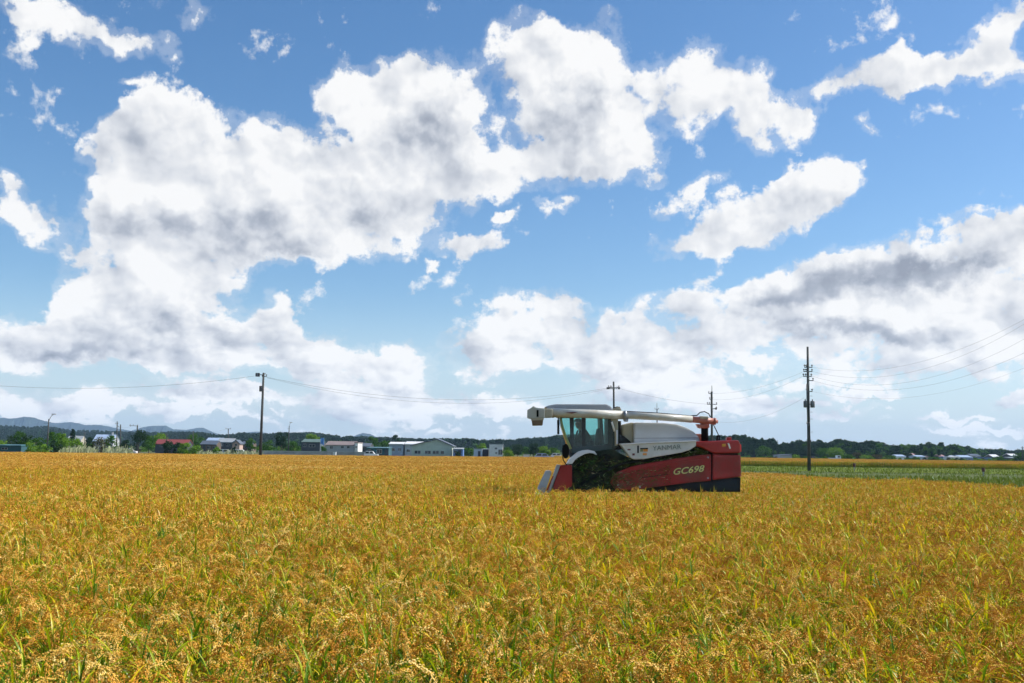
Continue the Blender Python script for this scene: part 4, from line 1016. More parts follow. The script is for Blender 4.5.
# ------------------------------------------------------------------ poles and wires
M_POLE = mat('pole_concrete', (.055, .055, .05), .85, var=.2, scale=1.5); M_STEEL = mat('galvanised_steel', (.16, .17, .17), .5, .6)
M_INS = mat('insulator_ceramic', (.12, .12, .12), .3); M_WIRE = mat('cable_black', (.03, .03, .03), .6)
def upole(px, py_top, px_base, Y, r0, r1, arms, label, group='utility poles', transformers=None, extras=()):
    """arms: (py, half width in px, kind); lean follows the picture"""
    top = at(px, py_top, Y); bx = ext(px_base, Y)
    o = empty('utility_pole', (bx, Y, 0), label, 'utility pole', group)
    P0_, P1_ = Vector((bx, Y, 0)), Vector((top.x, Y, top.z))
    ax = lambda z: P0_.lerp(P1_, z/top.z)
    b = MB(); b.tube([P0_, ax(top.z*.5), P1_], [r0, (r0+r1)/2, r1], 12); b.build('pole', M_POLE, o)
    for (py, wl, wr) in arms:
        z = at(px, py, Y).z; c = ax(z); k = Y/F
        b = MB(); b.box((c.x+(wr-wl)*k/2, Y-r1-.05, z), ((wl+wr)*k, .09, .10)); a_ = b.build('crossarm', M_STEEL, o)
        for xx in ([-wl*.92] if wl > 0 else [])+([wr*.92] if wr > 0 else [])+([-wl*.5] if wl > 3.5 else []):
            q = MB(); q.tube([(c.x+xx*k, Y-r1-.05, z+.04), (c.x+xx*k, Y-r1-.05, z+.14), (c.x+xx*k, Y-r1-.05, z+.16), (c.x+xx*k, Y-r1-.05, z+.22), (c.x+xx*k, Y-r1-.05, z+.30)], [.03, .04, .10, .10, .05], 8); q.build('insulator', M_INS, a_)
    if transformers:
        for (dpx, py0, py1, rad) in transformers:
            z0, z1 = at(px, py1, Y).z, at(px, py0, Y).z; c = ax(z0); xx = c.x+dpx*Y/F
            q = MB(); q.tube([(xx, Y, z0), (xx, Y, z0+.05), (xx, Y, z1-.06), (xx, Y, z1)], [rad*.9, rad, rad, rad*.8], 16); tr_ = q.build('transformer', mat('transformer_paint', (.10, .11, .11), .5), o)
            q = MB(); q.tube([(xx, Y, z1), (xx, Y, z1+.2)], .06, 6); q.build('bushing', M_INS, tr_)
            q = MB(); q.box(((xx+c.x)/2, Y, (z0+z1)/2), (abs(xx-c.x), .1, .1)); q.build('bracket', M_STEEL, o)
    for (kind, a) in extras:
        if kind == 'step':
            for py in a:
                z = at(px, py, Y).z; c = ax(z); q = MB(); q.box((c.x+.18, Y, z), (.36+r0, .03, .03)); q.build('step_bolt', M_STEEL, o)
        if kind == 'tube':
            q = MB(); q.tube([at(p_[0], p_[1], Y-.15) for p_ in a], .05, 6); q.build('cable_pipe', M_STEEL, o)
        if kind == 'box':
            p0, p1, q0, q1 = a; A = at(p0, q0, Y-.2); B = at(p1, q1, Y-.2); q = MB(); q.box(((A.x+B.x)/2, Y-.2, (A.z+B.z)/2), (abs(B.x-A.x), .3, abs(A.z-B.z))); q.build('switch_box', mat('switch_box', (.05, .05, .05), .5), o, .02)
    return o
upole(263.6, 372.8, 260.6, 132, .20, .125, [(376.6, 1.0, 3.6), (390.2, 2.6, .4)], 'tall dark pole leaning right, standing alone at the left rice edge',
      extras=[('box', (255.8, 259.6, 373.0, 376.6)), ('box', (259.6, 262.0, 386, 391.5)), ('tube', [(260, 374.8), (262.4, 374.6), (265.8, 373.6)])])
upole(807.6, 346.8, 808.9, 111, .20, .115, [(367.4, 4.0, 4.0), (371.6, 4.8, 4.0), (376.4, 5.4, 3.2), (380.6, 0.6, 5.0), (391.5, 2.2, 3.8), (425, 2.0, .3)], 'tallest pole in view, carrying two transformers right of the harvester',
      transformers=[(-3.0, 401, 407.5, .20), (4.2, 401, 407.5, .24)], extras=[('step', (396, 412, 419, 432, 440)), ('tube', [(806.6, 384), (806.9, 400), (807.6, 420)])])
upole(613.6, 381.6, 614.6, 150, .19, .13, [(387.6, 5.6, 5.4), (388.8, 4.0, 3.6)], 'dark pole with a single crossarm rising behind the harvester cab roof', extras=[('box', (606.6, 609.6, 387.2, 389.2)), ('box', (618, 620, 387.2, 389.2))])
upole(711.6, 391.6, 712.0, 145, .18, .14, [(393.6, 3.4, .6), (399.4, 2.4, .6), (404.4, 4.8, 5.0), (408.8, .6, 4.8)], 'pole with a thin mast on top rising behind the harvester auger pivot', extras=[('tube', [(711.9, 392), (711.9, 385.6)]), ('box', (715.2, 716.8, 407.6, 409.6))])
upole(657.0, 408.6, 657.2, 250, .16, .12, [(409.2, 2.4, 1.6)], 'small far pole just peeking above the middle of the auger', extras=[('tube', [(656.9, 409), (656.9, 403)])])
upole(117.2, 421.4, 117.0, 255, .15, .11, [(424, 1.2, 1.2)], 'left one of two slim poles standing close together')
upole(120.6, 424.6, 120.5, 245, .17, .13, [(427, 2.4, .4)], 'right one of two slim poles standing close together')
upole(137.4, 425.4, 137.6, 235, .19, .14, [(425.9, 7.5, .6)], 'pole with a long left crossarm above the big dark tree')
upole(228.3, 428.6, 228.6, 290, .17, .13, [(428.9, 2.6, 2.8)], 'pole with T shaped crossarm above the wide grey roofed house')
upole(193.2, 431.0, 193.2, 270, .12, .10, [(432, 1.2, 1.2)], 'short thin pole among the trees right of the red roof')
upole(166.8, 434.0, 166.8, 260, .12, .10, [(435.4, 1.4, 1.0)], 'short thin pole in front of the red roofed shed')
upole(84.8, 432.5, 84.8, 300, .10, .08, [(433.2, 1.0, 1.0)], 'faint thin pole behind the pampas')
upole(1022.4, 446.4, 1022.4, 340, .16, .12, [(448, 1.6, 1.4)], 'slim pole at the extreme right before the wood')
def lamp_mast(px, py_top, Y, arm, label, group=None):
    x = ext(px, Y); z = at(px, py_top, Y).z; s = Y/F
    o = empty('street_lamp', (x, Y, 0), label, 'street lamp', group)
    b = MB(); b.tube([(x, Y, 0), (x, Y, z)], [.14, .09], 10); b.build('pole', M_POLE, o)
    b = MB(); b.tube([(x, Y, z-.3), (x+arm*s*.5, Y, z+.45), (x+arm*s, Y, z+.8)], .045, 6); b.build('arm', M_STEEL, o)
    b = MB(); b.box((x+arm*s*1.1, Y, z+.82), (.7, .22, .16)); b.build('lamp_head', mat('lamp_grey', (.5, .5, .5), .4), o, .03)
    b = MB(); b.box((x-arm*s*.6, Y, z-.7), (arm*s*1.1, .05, .05)); b.build('cable_arm', M_STEEL, o)
lamp_mast(47.2, 419.0, 168, 4.2, 'street lamp with an arm reaching right above the left bushes')
lamp_mast(288.4, 425.8, 240, 1.4, 'slim pale lamp mast beside the tall dark tree')

def wire(a, b, sag, r, label, group, n=28):
    P = []
    for i in range(n+1):
        t = i/n; p = a.lerp(b, t); P.append(p-Vector((0, 0, sag*4*t*(1-t))))
    m_ = MB(); m_.tube(P, r*.62, 5); o = m_.build('power_line', M_WIRE); tag(o, label, 'wire', group)
WG = 'overhead wires'
wire(at(257.5, 375.6, 132), at(-95, 376.5, 128), 1.6, .022, 'overhead wire leaving the left leaning pole towards the left edge', WG)
wire(at(267, 377.2, 132), at(608.2, 388, 150), 2.35, .022, 'long sagging wire from the left leaning pole to pole behind the cab', WG)
wire(at(267, 377.8, 132), at(609, 388.8, 150), 2.75, .018, 'lower twin of the sagging wire between leaning pole and cab', WG)
wire(at(619, 388.4, 150), at(707.5, 404.2, 145), .35, .018, 'wire from the pole behind the cab to the pole above the auger pivot', WG)
for pa, py, Y, sg, lb in [((812, 367.2), 70, 60, 6.2, 'highest of the wires fanning right from the tallest pole'), ((812, 371.4), 40, 60, 7.4, 'second wire from the top fanning right from the tallest pole'),
        ((811.5, 376), 70, 60, 7.4, 'third wire from the top fanning right from the tallest pole'), ((812.4, 380.4), 120, 60, 6.6, 'lowest of the four upper wires fanning right from the tallest pole'),
        ((811.6, 391.4), 150, 75, 7.0, 'thin service wire sagging right from the tallest pole below the crossarms')]:
    wire(at(*pa, 110.8), at(1330, py, Y), sg, .012 if py < 130 else .009, lb, WG, 60)
for k, (pa, pb, sg, lb) in enumerate([((803.4, 371.8), (708.6, 393.4), .7, 'upper wire sloping left from the tallest pole to the pole above the auger'), ((803, 376.2), (709.4, 399.2), .9, 'middle wire sloping left from the tallest pole to the pole above the auger'),
        ((804.4, 397.5), (716, 421.6), 1.0, 'lowest wire sloping left from the transformers of the tallest pole')]):
    wire(at(*pa, 111), at(*pb, 145), sg, .013, lb, WG)
wire(at(120.6, 427, 245), at(130.8, 426, 235), .3, .02, 'short wire between the slim poles and long crossarm pole', WG)
wire(at(137.4, 426, 235), at(226, 429, 290), 1.8, .018, 'faint wire from the long crossarm pole to the T shaped pole', WG)
# ------------------------------------------------------------------ rice harvester
YN = 22.6
def HP(px, py, yl=0.0): return at(px, py, YN+yl)
def outline(pts, yl=0.0):
    r = []
    for p in pts: q = HP(p[0], p[1], yl); r.append((q.x, q.z))
    return r
RED = mat('harvester_red', (.25, .012, .008), .42, spec=.25, coat=.10, var=.14, scale=1.2, dirt=(.07, .045, .03), dirtscale=1.6, dirtamt=.75)
REDB = mat('harvester_red_bright', (.30, .016, .010), .38, spec=.3, coat=.15, var=.06, scale=1.5, dirt=(.16, .05, .04), dirtscale=3, dirtamt=.3)
CREAM = mat('harvester_offwhite', (.60, .61, .58), .38, coat=.3, var=.06, scale=1.5, dirt=(.30, .29, .24), dirtscale=2.5, dirtamt=.45)
TANKM = mat('tank_grey', (.46, .47, .46), .5, coat=.08, var=.06, scale=1.2, dirt=(.36, .34, .29), dirtscale=1.6, dirtamt=.4)
TANM = mat('tank_tan', (.36, .33, .22), .5, var=.1, scale=2)
AUGM = mat('auger_paint', (.50, .49, .43), .34, coat=.25, var=.08, scale=2, dirt=(.30, .24, .15), dirtscale=3.5, dirtamt=.6)
ORNG = mat('pivot_red', (.40, .13, .085), .4, var=.12, scale=3, dirt=(.3, .12, .08), dirtamt=.4)
BLACK = mat('machine_black', (.006, .0065, .006), .85, spec=.12, var=.3, scale=4)
DGREEN = mat('machine_dark_green', (.012, .018, .012), .9, spec=.1, var=.4, scale=3, dirt=(.06, .06, .03), dirtscale=6, dirtamt=.6)
CABM = mat('cab_frame_grey', (.035, .055, .050), .45, var=.12, scale=2)
CABB = mat('cab_pillar_black', (.010, .016, .014), .4)
ROOFM = mat('cab_roof_grey', (.30, .31, .32), .5, var=.08, scale=1.5)
STEELP = mat('worn_steel', (.30, .33, .36), .42, .5, var=.15, scale=3, dirt=(.18, .15, .10), dirtscale=5)
FEND = mat('header_cover_white', (.66, .69, .74), .35, coat=.3, var=.05)
RUBBER = mat('track_rubber', (.018, .017, .016), .9, var=.3, scale=8, dirt=(.09, .07, .045), dirtscale=6, dirtamt=.7)
BROWN = mat('spout_rubber', (.15, .11, .07), .8, var=.2)
LIME = mat('cab_edge_lime', (.30, .34, .12), .4)
SEATM = mat('seat_vinyl', (.015, .016, .018), .6)
def glass_mat():
    m_, t, b = new_mat('tinted_glass'); t.nodes.remove(b)
    tr = tnode(t, 'ShaderNodeBsdfTransparent'); tr.inputs[0].default_value = (.72, .90, .87, 1)
    gl = tnode(t, 'ShaderNodeBsdfGlossy'); gl.inputs['Roughness'].default_value = .03
    lw = tnode(t, 'ShaderNodeFresnel'); lw.inputs[0].default_value = 1.45
    mx = tnode(t, 'ShaderNodeMixShader'); t.links.new(lw.outputs[0], mx.inputs[0]); t.links.new(tr.outputs[0], mx.inputs[1]); t.links.new(gl.outputs[0], mx.inputs[2])
    t.links.new(mx.outputs[0], t.nodes['Material Output'].inputs[0]); return m_
GLASS = glass_mat()
HB = HP(640, 470, 1.05)
harv = empty('combine_harvester', (HB.x, YN+1.05, 0), 'red and white combine harvester with long grey auger standing in the ripe rice', 'combine harvester')
def prof(name, pts, y0, y1, m_, parent=None, bevel=0.012, at_y=None):
    b = MB(); b.prism(outline(pts, y0 if at_y is None else at_y), YN+y0, YN+y1)
    return b.build(name, m_, parent or harv, bevel)
def rod(name, pts, r, m_, parent=None, seg=10):
    b = MB(); b.tube([HP(*p) for p in pts], r, seg); return b.build(name, m_, parent or harv)
def textpart(body, m_, px0, py0, px1, py1, hpx, yl, parent, shear=0.0, off=.0, name='lettering', ext_=.004):
    """lettering whose baseline runs from (px0,py0) to (px1,py1)"""
    cu = bpy.data.curves.new(name, 'FONT'); cu.body = body; cu.shear = shear; cu.extrude = ext_; cu.offset = off; cu.resolution_u = 4
    to = bpy.data.objects.new(name, cu); link(to); bpy.context.view_layer.update()
    dg = bpy.context.evaluated_depsgraph_get(); me = bpy.data.meshes.new_from_object(to.evaluated_get(dg))
    bpy.data.objects.remove(to)
    co = np.empty(len(me.vertices)*3, dtype=np.float32); me.vertices.foreach_get('co', co); co = co.reshape(-1, 3)
    mn, mx_ = co.min(0), co.max(0); co = co-mn; wd, hd = mx_[0]-mn[0], mx_[1]-mn[1]
    A, B = HP(px0, py0, yl), HP(px1, py1, yl); L_ = (B-A).length; u = (B-A).normalized(); v_ = Vector((-u.z, 0, u.x)); hh = hpx*(YN+yl)/F
    vs = [A+u*(float(c[0])/wd*L_)+v_*(float(c[1])/hd*hh)+Vector((0, -float(c[2]), 0)) for c in co]
    b = MB(); b.add(vs, [tuple(p.vertices) for p in me.polygons]); return b.build(name, m_, parent)

# running gear
for yl in (.28, 1.42):
    x0, x1 = HP(592, 480, yl).x, HP(708, 480, yl).x; r = .29; pts = []
    for k in range(11): a = math.pi/2+math.pi*k/10; pts.append((x0+r+r*math.cos(a), r+.01+r*math.sin(a)))
    for k in range(11): a = -math.pi/2+math.pi*k/10; pts.append((x1-r+r*math.cos(a), r+.01+r*math.sin(a)))
    b = MB(); b.prism(pts, YN+yl, YN+yl+.45); tr_ = b.build('crawler_track', RUBBER, harv)
    lg = MB()
    for k in range(26):
        xx = x0+r+(x1-x0-2*r)*k/25
        for zz in (.0, 2*r+.02): lg.box((xx, YN+yl+.225, zz+.005), (.05, .45, .05))
    lg.build('lug', RUBBER, tr_)
    for k in range(6):
        xx = x0+r+(x1-x0-2*r)*k/5; w_ = MB(); w_.tube([(xx, YN+yl-.03, .24), (xx, YN+yl+.03, .24)], .15, 14); w_.build('roller', STEELP, tr_)
prof('chassis', [(582, 478), (735, 472), (735, 492), (582, 492)], .30, 1.9, BLACK)
# dark threshing body behind the covers
prof('threshing_body', [(573, 462), (580, 455), (596, 451), (612, 449), (632, 459), (658, 458), (697, 446.5), (712, 453), (738, 453), (738, 489), (573, 491)], .16, 2.02, DGREEN)
# covers, near side
side = prof('side_cover', [(610.5, 483), (612, 477.5), (618, 472), (632, 466.4), (648, 463.2), (675, 458.6), (700, 455.0), (711.2, 454.4), (711.2, 480.8), (690, 482.6), (660, 486.4), (632, 490.4), (616, 490.4)], .0, .15, RED, bevel=.025)
prof('cover_groove', [(640, 477.5), (668, 474.0), (668, 474.7), (640, 478.2)], -.004, .01, BLACK, side, 0)
prof('cover_step', [(620, 474), (632, 469.4), (675, 461.8), (708, 457.4), (708, 458.4), (675, 462.8), (632, 470.4), (620, 475)], -.018, .02, RED, side, .006)
for (x, y) in ((708, 457.5), (708, 478), (640, 487), (618, 485)):
    b = MB(); p = HP(x, y, -.012); b.tube([p, p+Vector((0, .03, 0))], .022, 8); b.build('bolt', STEELP, side)
prof('rear_cover', [(713.0, 454.2), (740.8, 455.2), (741.4, 476.6), (713.0, 480.0)], -.02, 2.06, RED, bevel=.025)
prof('rear_skirt', [(656, 487.2), (690, 483.2), (711, 481.4), (740.6, 477.2), (740.4, 492), (656, 492)], .06, 2.0, BLACK, bevel=.01)
prof('panel_seam', [(711.3, 454.6), (712.9, 454.6), (712.9, 484), (711.3, 484)], .05, .3, BLACK, bevel=0)
ur = prof('rear_upper_cover', [(696.4, 441.4), (738.6, 440.2), (740.4, 444), (740.6, 453.0), (714.6, 453.6), (708, 450.6), (702, 447.6), (696.4, 446.2)], -.03, 2.04, REDB, bevel=.03)
prof('cover_crease', [(701, 444.2), (722, 443.9), (722, 444.6), (701, 445.0)], -.045, .0, REDB, ur, 0)
prof('marker_lamp', [(722.2, 444.0), (725.8, 443.8), (725.8, 446.4), (722.2, 446.6)], -.06, -.02, mat('amber_lens', (.55, .26, .02), .2), ur, .005)
prof('latch', [(727.4, 443.2), (729.0, 443.0), (731, 448.4), (729.4, 448.8)], -.06, -.02, mat('latch_metal', (.6, .6, .6), .25, .8), ur, .004)
prof('taillight', [(739.2, 444.2), (741.2, 444.6), (741.4, 451.6), (739.6, 452)], -.01, .16, mat('tail_lens', (.75, .06, .04), .2), ur, .008)
prof('fuel_cap', [(727, 437.2), (731.6, 437.2), (731.6, 440.6), (727, 440.6)], .3, .48, REDB, ur, .02)
wp = prof('side_panel', [(620.2, 444.4), (650, 442.9), (696.2, 441.2), (696.2, 446.0), (690, 450.2), (682, 452.6), (668, 455.0), (655, 457.2), (644, 459.3), (634, 459.6), (630.5, 457.8)], -.02, .3, CREAM, bevel=.025)
prof('panel_lip', [(620.6, 443.6), (650, 442.1), (696.4, 440.4), (696.4, 441.4), (650, 443.1), (620.6, 444.7)], -.06, .3, mat('panel_lip_white', (.74, .76, .80), .3), wp, .008)
TXT = mat('lettering_grey', (.15, .19, .16), .5)
textpart('YANMAR', TXT, 652.8, 450.6, 681.2, 449.0, 4.6, -.024, wp, 0, .0)
YEL = mat('lettering_yellow', (.64, .60, .20), .45); OUT = mat('lettering_black', (.02, .03, .02), .5)
textpart('GC698', OUT, 673.4, 475.4, 705.4, 471.7, 7.0, -.004, side, .35, .050)
textpart('GC698', YEL, 673.8, 475.0, 705.1, 471.4, 6.4, -.010, side, .35, .010)
prof('warning_sticker', [(637.2, 445.6), (638.9, 445.5), (638.9, 453.0), (637.2, 453.1)], -.024, -.01, BLACK, wp, 0)
prof('warning_sticker', [(640.2, 448.0), (648.0, 447.8), (648.0, 449.2), (640.2, 449.4)], -.024, -.01, BLACK, wp, 0)
prof('warning_sticker', [(643.4, 449.3), (647.8, 449.2), (647.8, 451.6), (643.4, 451.7)], -.024, -.01, mat('sticker_orange', (.65, .25, .03), .5), wp, 0)
prof('warning_sticker', [(640.2, 449.5), (643.2, 449.4), (643.2, 451.6), (640.2, 451.7)], -.024, -.01, mat('sticker_olive', (.22, .22, .08), .5), wp, 0)
prof('warning_sticker', [(642.8, 453.2), (646.8, 453.1), (646.8, 455.2), (642.8, 455.3)], -.024, -.01, MATS['sticker_orange'], wp, 0)
prof('knob', [(627.4, 449.0), (630.6, 448.9), (630.6, 450.3), (627.4, 450.4)], -.03, -.01, mat('knob_dark_red', (.10, .01, .01), .5), wp, .003)
prof('knob', [(632.4, 453.4), (634.8, 453.3), (634.8, 455.4), (632.4, 455.5)], -.03, -.01, MATS['knob_dark_red'], wp, .003)
# grain tank
tk = prof('grain_tank', [(634, 422.2), (664, 422.8), (677, 424.2), (687, 427.6), (694.5, 432), (699.5, 437.6), (700.5, 444), (634, 446)], .35, 1.92, TANKM, bevel=.05)
prof('tank_seam', [(634.2, 438.0), (700, 437.6), (700, 438.1), (634.2, 438.5)], .344, .36, mat('seam_dark', (.10, .10, .10), .7), tk, 0)
prof('tank_front', [(622.0, 424.5), (633.9, 421.8), (633.9, 446), (622.0, 446)], .48, 1.8, TANM, bevel=.06)
prof('tank_end_cap', [(694, 434.0), (701, 433.6), (705, 437), (706, 441.5), (694, 442)], .5, 1.6, ORNG, tk, .03)
# cab
roof = prof('cab_roof', [(544.8, 406.8), (549, 405.2), (556, 404.0), (606.5, 404.2), (611, 406.4), (613, 410), (612, 415.5), (560, 416.5), (547, 408.4)], .30, 1.62, ROOFM, bevel=.03)
rod('front_pillar', [(560.2, 416.5, .28), (562.4, 427, .27), (566, 438, .26), (570.8, 449, .25)], .030, LIME)
rod('front_pillar', [(560.2, 416.5, 1.5), (562.4, 427, 1.5), (566, 438, 1.5), (570.8, 449, 1.5)], .03, CABB)
for yl in (.26, 1.50):
    prof('pillar', [(569.6, 416.5), (573.8, 416.5), (573.8, 447.6), (570.6, 448.2)], yl, yl+.05, CABB, bevel=.006)
    prof('pillar', [(581.6, 416.5), (585.8, 416.5), (585.8, 446.6), (581.6, 447.0)], yl, yl+.05, CABB, bevel=.006)
    prof('rear_pillar', [(608.0, 416.5), (612.2, 416.5), (612.2, 446), (608.0, 446)], yl, yl+.06, CABM, bevel=.01)
    prof('door_sill', [(570.4, 448.2), (585, 446.2), (600, 445.2), (612.2, 443.8), (612.2, 452), (571.5, 453)], yl-.01, yl+.06, CABM, bevel=.012)
    prof('window_header', [(560, 415.4), (612, 415.4), (612, 417.4), (560, 417.8)], yl-.01, yl+.05, CABB, bevel=0)
    b = MB(); o_ = outline([(573.8, 417), (581.6, 417), (581.6, 446.8), (573.8, 447.6)], yl+.02); b.prism(o_, YN+yl+.018, YN+yl+.026); b.build('side_window', GLASS, harv)
    b = MB(); o_ = outline([(585.8, 417), (608.0, 417), (608.0, 444.6), (585.8, 446.4)], yl+.02); b.prism(o_, YN+yl+.018, YN+yl+.026); b.build('side_window', GLASS, harv)
    b = MB(); o_ = outline([(560.6, 417.4), (569.6, 417), (570.6, 448)], yl+.02); b.prism(o_, YN+yl+.018, YN+yl+.026); b.build('quarter_window', GLASS, harv)
b = MB(); a0, a1 = HP(560.0, 417, .3), HP(570.6, 449, .3)
b.add([(a0.x, YN+.30, a0.z), (a0.x, YN+1.50, a0.z), (a1.x, YN+1.50, a1.z), (a1.x, YN+.30, a1.z)], [(0, 1, 2, 3)]); b.build('windscreen', GLASS, harv)
prof('rear_window_frame', [(599.5, 417), (602.5, 417), (604.5, 445), (600.5, 445.2)], .9, 1.48, CABM)
prof('cab_rear_wall', [(608.8, 417), (611.2, 417), (611.2, 445), (608.8, 445)], .34, 1.48, CABM, bevel=0)
prof('cab_floor', [(571, 450), (612, 447), (612, 451), (572, 453)], .3, 1.5, BLACK, bevel=0)
prof('console', [(567.6, 437), (573.6, 435.6), (576, 449), (571, 449.6)], .5, 1.3, CABB)
rod('steering_column', [(572, 446, .85), (575.0, 438.6, .85)], .03, BLACK)
b = MB(); c_ = HP(575.2, 438.0, .85); ring = []
for k in range(17):
    a = 2*math.pi*k/16; ring.append(c_+Vector((math.cos(a)*.06, math.sin(a)*.19, math.cos(a)*.17)))
b.tube(ring, .016, 6, cap=False); b.build('steering_wheel', BLACK, harv)
st = prof('seat', [(586.5, 449.8), (600.0, 450.2), (600, 446.4), (586.5, 446.2)], .62, 1.14, SEATM, bevel=.03)
prof('backrest', [(594.6, 446.6), (600, 446.8), (602.2, 430), (600.4, 427.6), (598, 428.8)], .64, 1.12, SEATM, bevel=.03)
prof('cab_rear_cover', [(612.3, 424), (618.4, 424), (618.4, 446), (614, 450), (612.3, 450)], .32, 1.5, CABM)
pst = prof('auger_rest', [(611.6, 416), (618.2, 411), (619.4, 411), (618.0, 421), (617.6, 445), (615.4, 446), (614.8, 426), (611.6, 420)], .10, .26, TANM, bevel=.012)
rod('grab_handle', [(611.8, 422, .04), (613.0, 426, .02), (614.4, 431.4, .04)], .022, mat('handle_white', (.8, .78, .72), .35), pst)
prof('light_strip', [(616.4, 430), (617.8, 430), (617.6, 444), (616.6, 444)], .06, .10, FEND, pst, .003)
prof('beacon_base', [(613.6, 408.4), (617, 407.0), (620.4, 407.6), (621.6, 410.0), (621.8, 412), (614.6, 411)], .35, .75, mat('beacon_tan', (.28, .25, .17), .5), bevel=.02)
prof('beacon_top', [(613.8, 407.6), (616.6, 406.4), (620, 406.8), (620.6, 408.6), (614.4, 409)], .38, .72, BLACK, bevel=.015)
# dark gap machinery between tank and cab
prof('engine_cover', [(617.5, 434), (624, 436), (630, 441), (634, 446), (618, 450), (613.5, 450), (614, 446)], .34, 1.6, BLACK)
rod('exhaust_pipe', [(619.4, 421, .5), (619.4, 445, .5)], .04, BLACK)
# auger
ag = rod('auger_tube', [(551, 412.8, .0), (590, 413.9, .04), (626, 415.2, .08)], .098, AUGM, seg=20)
rod('auger_tube', [(624, 415.1, .08), (660, 417.0, .14), (692, 419.3, .20)], .080, AUGM, seg=20)
rod('auger_end', [(690, 419.2, .20), (704, 420.6, .22), (713.6, 421.3, .24)], .072, ORNG, seg=18)
rod('end_cap', [(713.4, 421.2, .24), (715.8, 421.5, .24), (716.0, 421.5, .24), (717.8, 421.7, .24)], [.078, .078, .04, .04], ORNG, seg=14)
for (x, y, r_) in ((553, 412.9, .112), (625.2, 415.2, .105)):
    rod('clamp', [(x-1.2, y, .04), (x+1.2, y+.05, .04)], r_, STEELP, seg=18)
prof('clamp_bracket', [(623, 418.4), (628.6, 418.8), (628, 421.8), (624.4, 421.4)], .02, .14, STEELP)
prof('sleeve', [(544.6, 408.6), (553, 408.5), (553, 417.4), (544.6, 417.8)], -.12, .14, mat('sleeve_tan', (.30, .28, .20), .45, var=.2), bevel=.04)
prof('decal', [(565, 412.6), (572, 411.9), (578, 412.2), (572, 413.6)], -.108, -.095, mat('decal_dark_red', (.12, .03, .02), .5), ag, 0)
hd_ = prof('discharge_head', [(527.4, 409.8), (530.6, 408.2), (533.4, 405.8), (536.4, 407.6), (545, 408.4), (545, 417.8), (531.2, 418.8), (527.2, 417.6)], -.16, .18, mat('head_grey', (.34, .35, .31), .5, var=.15, scale=3), bevel=.02)
prof('head_bracket', [(536.6, 410.0), (538.6, 410.0), (538.6, 416.8), (536.6, 416.8)], -.18, -.15, BLACK, hd_, .004)
prof('spout', [(531.6, 418.6), (543.4, 418.2), (542.6, 425.4), (532.6, 425.6)], -.13, .15, BROWN, hd_, .02)
prof('spout_rim', [(531.2, 418.4), (543.8, 418.0), (543.6, 420.2), (531.6, 420.6)], -.15, .17, mat('rim_tan', (.33, .30, .22), .5), hd_, .01)
rod('hydraulic_pipe', [(627, 411.4, .12), (660, 413.2, .18), (690, 415.8, .22), (697, 415.4, .22), (700, 412.4, .22), (704.4, 411.6, .22), (708.6, 413.6, .22), (710.4, 417, .22)], .012, BLACK, seg=6)
prof('pivot_motor', [(700, 416.0), (708.6, 416.4), (708.6, 419.2), (700, 418.6)], .14, .34, mat('motor_tan', (.45, .38, .26), .4), bevel=.02)
rod('pivot_column', [(704.6, 424, .34), (704.8, 442, .34)], .082, BLACK, seg=16)
rod('pivot_collar', [(704.4, 423.4, .30), (704.4, 424.8, .30), (704.5, 427.2, .32), (704.5, 428.2, .32)], [.09, .115, .115, .08], ORNG, seg=16)
prof('pivot_arm', [(696.4, 424), (701.6, 424.4), (701.6, 428.6), (698.2, 427.6)], .24, .4, ORNG, bevel=.012)
rod('control_cable', [(713.4, 424.6, .24), (715.6, 429, .28), (718.6, 435.2, .3)], .010, BLACK, seg=6)
prof('rear_bracket', [(717.4, 435.2), (720.6, 434.8), (720.2, 440.6), (717.0, 440.8)], .26, .38, BLACK, bevel=.01)
# cutting header
prof('header_cover', [(566.7, 463.8), (569.5, 459.4), (573.5, 455.6), (578.4, 451.6), (583, 450.2), (588, 449.7), (594.5, 451.2), (597.2, 454.6), (596.4, 455.0), (593.5, 453.4), (589.7, 453.0), (585, 454.0), (581.6, 455.7), (578, 457.6), (575, 460.0), (572.3, 464)], -.04, .26, FEND, bevel=.012)
hs_ = prof('header_side', [(560.4, 465.0), (572.0, 465.0), (572.2, 486), (567, 489), (565, 492), (553, 492), (554, 484), (556.6, 475)], -.02, .05, RED, bevel=.02)
prof('header_edge', [(556.8, 464.4), (560.6, 464.8), (556.8, 475), (551.6, 488), (549.6, 493), (546.8, 493), (552.2, 478)], -.05, .10, STEELP, bevel=.012)
for k, yl in enumerate((-.06, .66, 1.34, 1.98)):
    dv = prof('divider', [(545.6, 470.6), (549.8, 470.2), (551.6, 471.4), (551.2, 474), (546.2, 489), (541.4, 505), (528, 519), (537, 489)], yl, yl+.12, mat('divider_grey', (.34, .38, .42), .5, var=.12, scale=3, dirt=(.2, .18, .12), dirtscale=4), bevel=.02)
    if k == 0: prof('trim_stripe', [(552.4, 476), (553.6, 476.4), (547.8, 490.6), (546.4, 490.4)], yl-.01, yl+.05, RED, dv, 0)
b = MB(); pA, pB = HP(558, 478, .06), HP(571, 470, .06)
b.prism(outline([(556, 480), (566, 468), (573, 470), (573, 492), (556, 492)], .06), YN+.06, YN+2.0); b.build('header_frame', BLACK, harv, .01)
for k in range(6):
    yl = .15+k*.33; rod('pickup_chain', [(549, 492, yl), (556, 478, yl), (563, 467.6, yl), (569, 463.6, yl)], .03, STEELP, seg=6)
rod('feed_chain', [(576, 488, .10), (590, 479, .08), (606, 470.5, .07), (622, 463.6, .07), (650, 459.8, .08), (694, 450.6, .10)], .035, BLACK, seg=8)
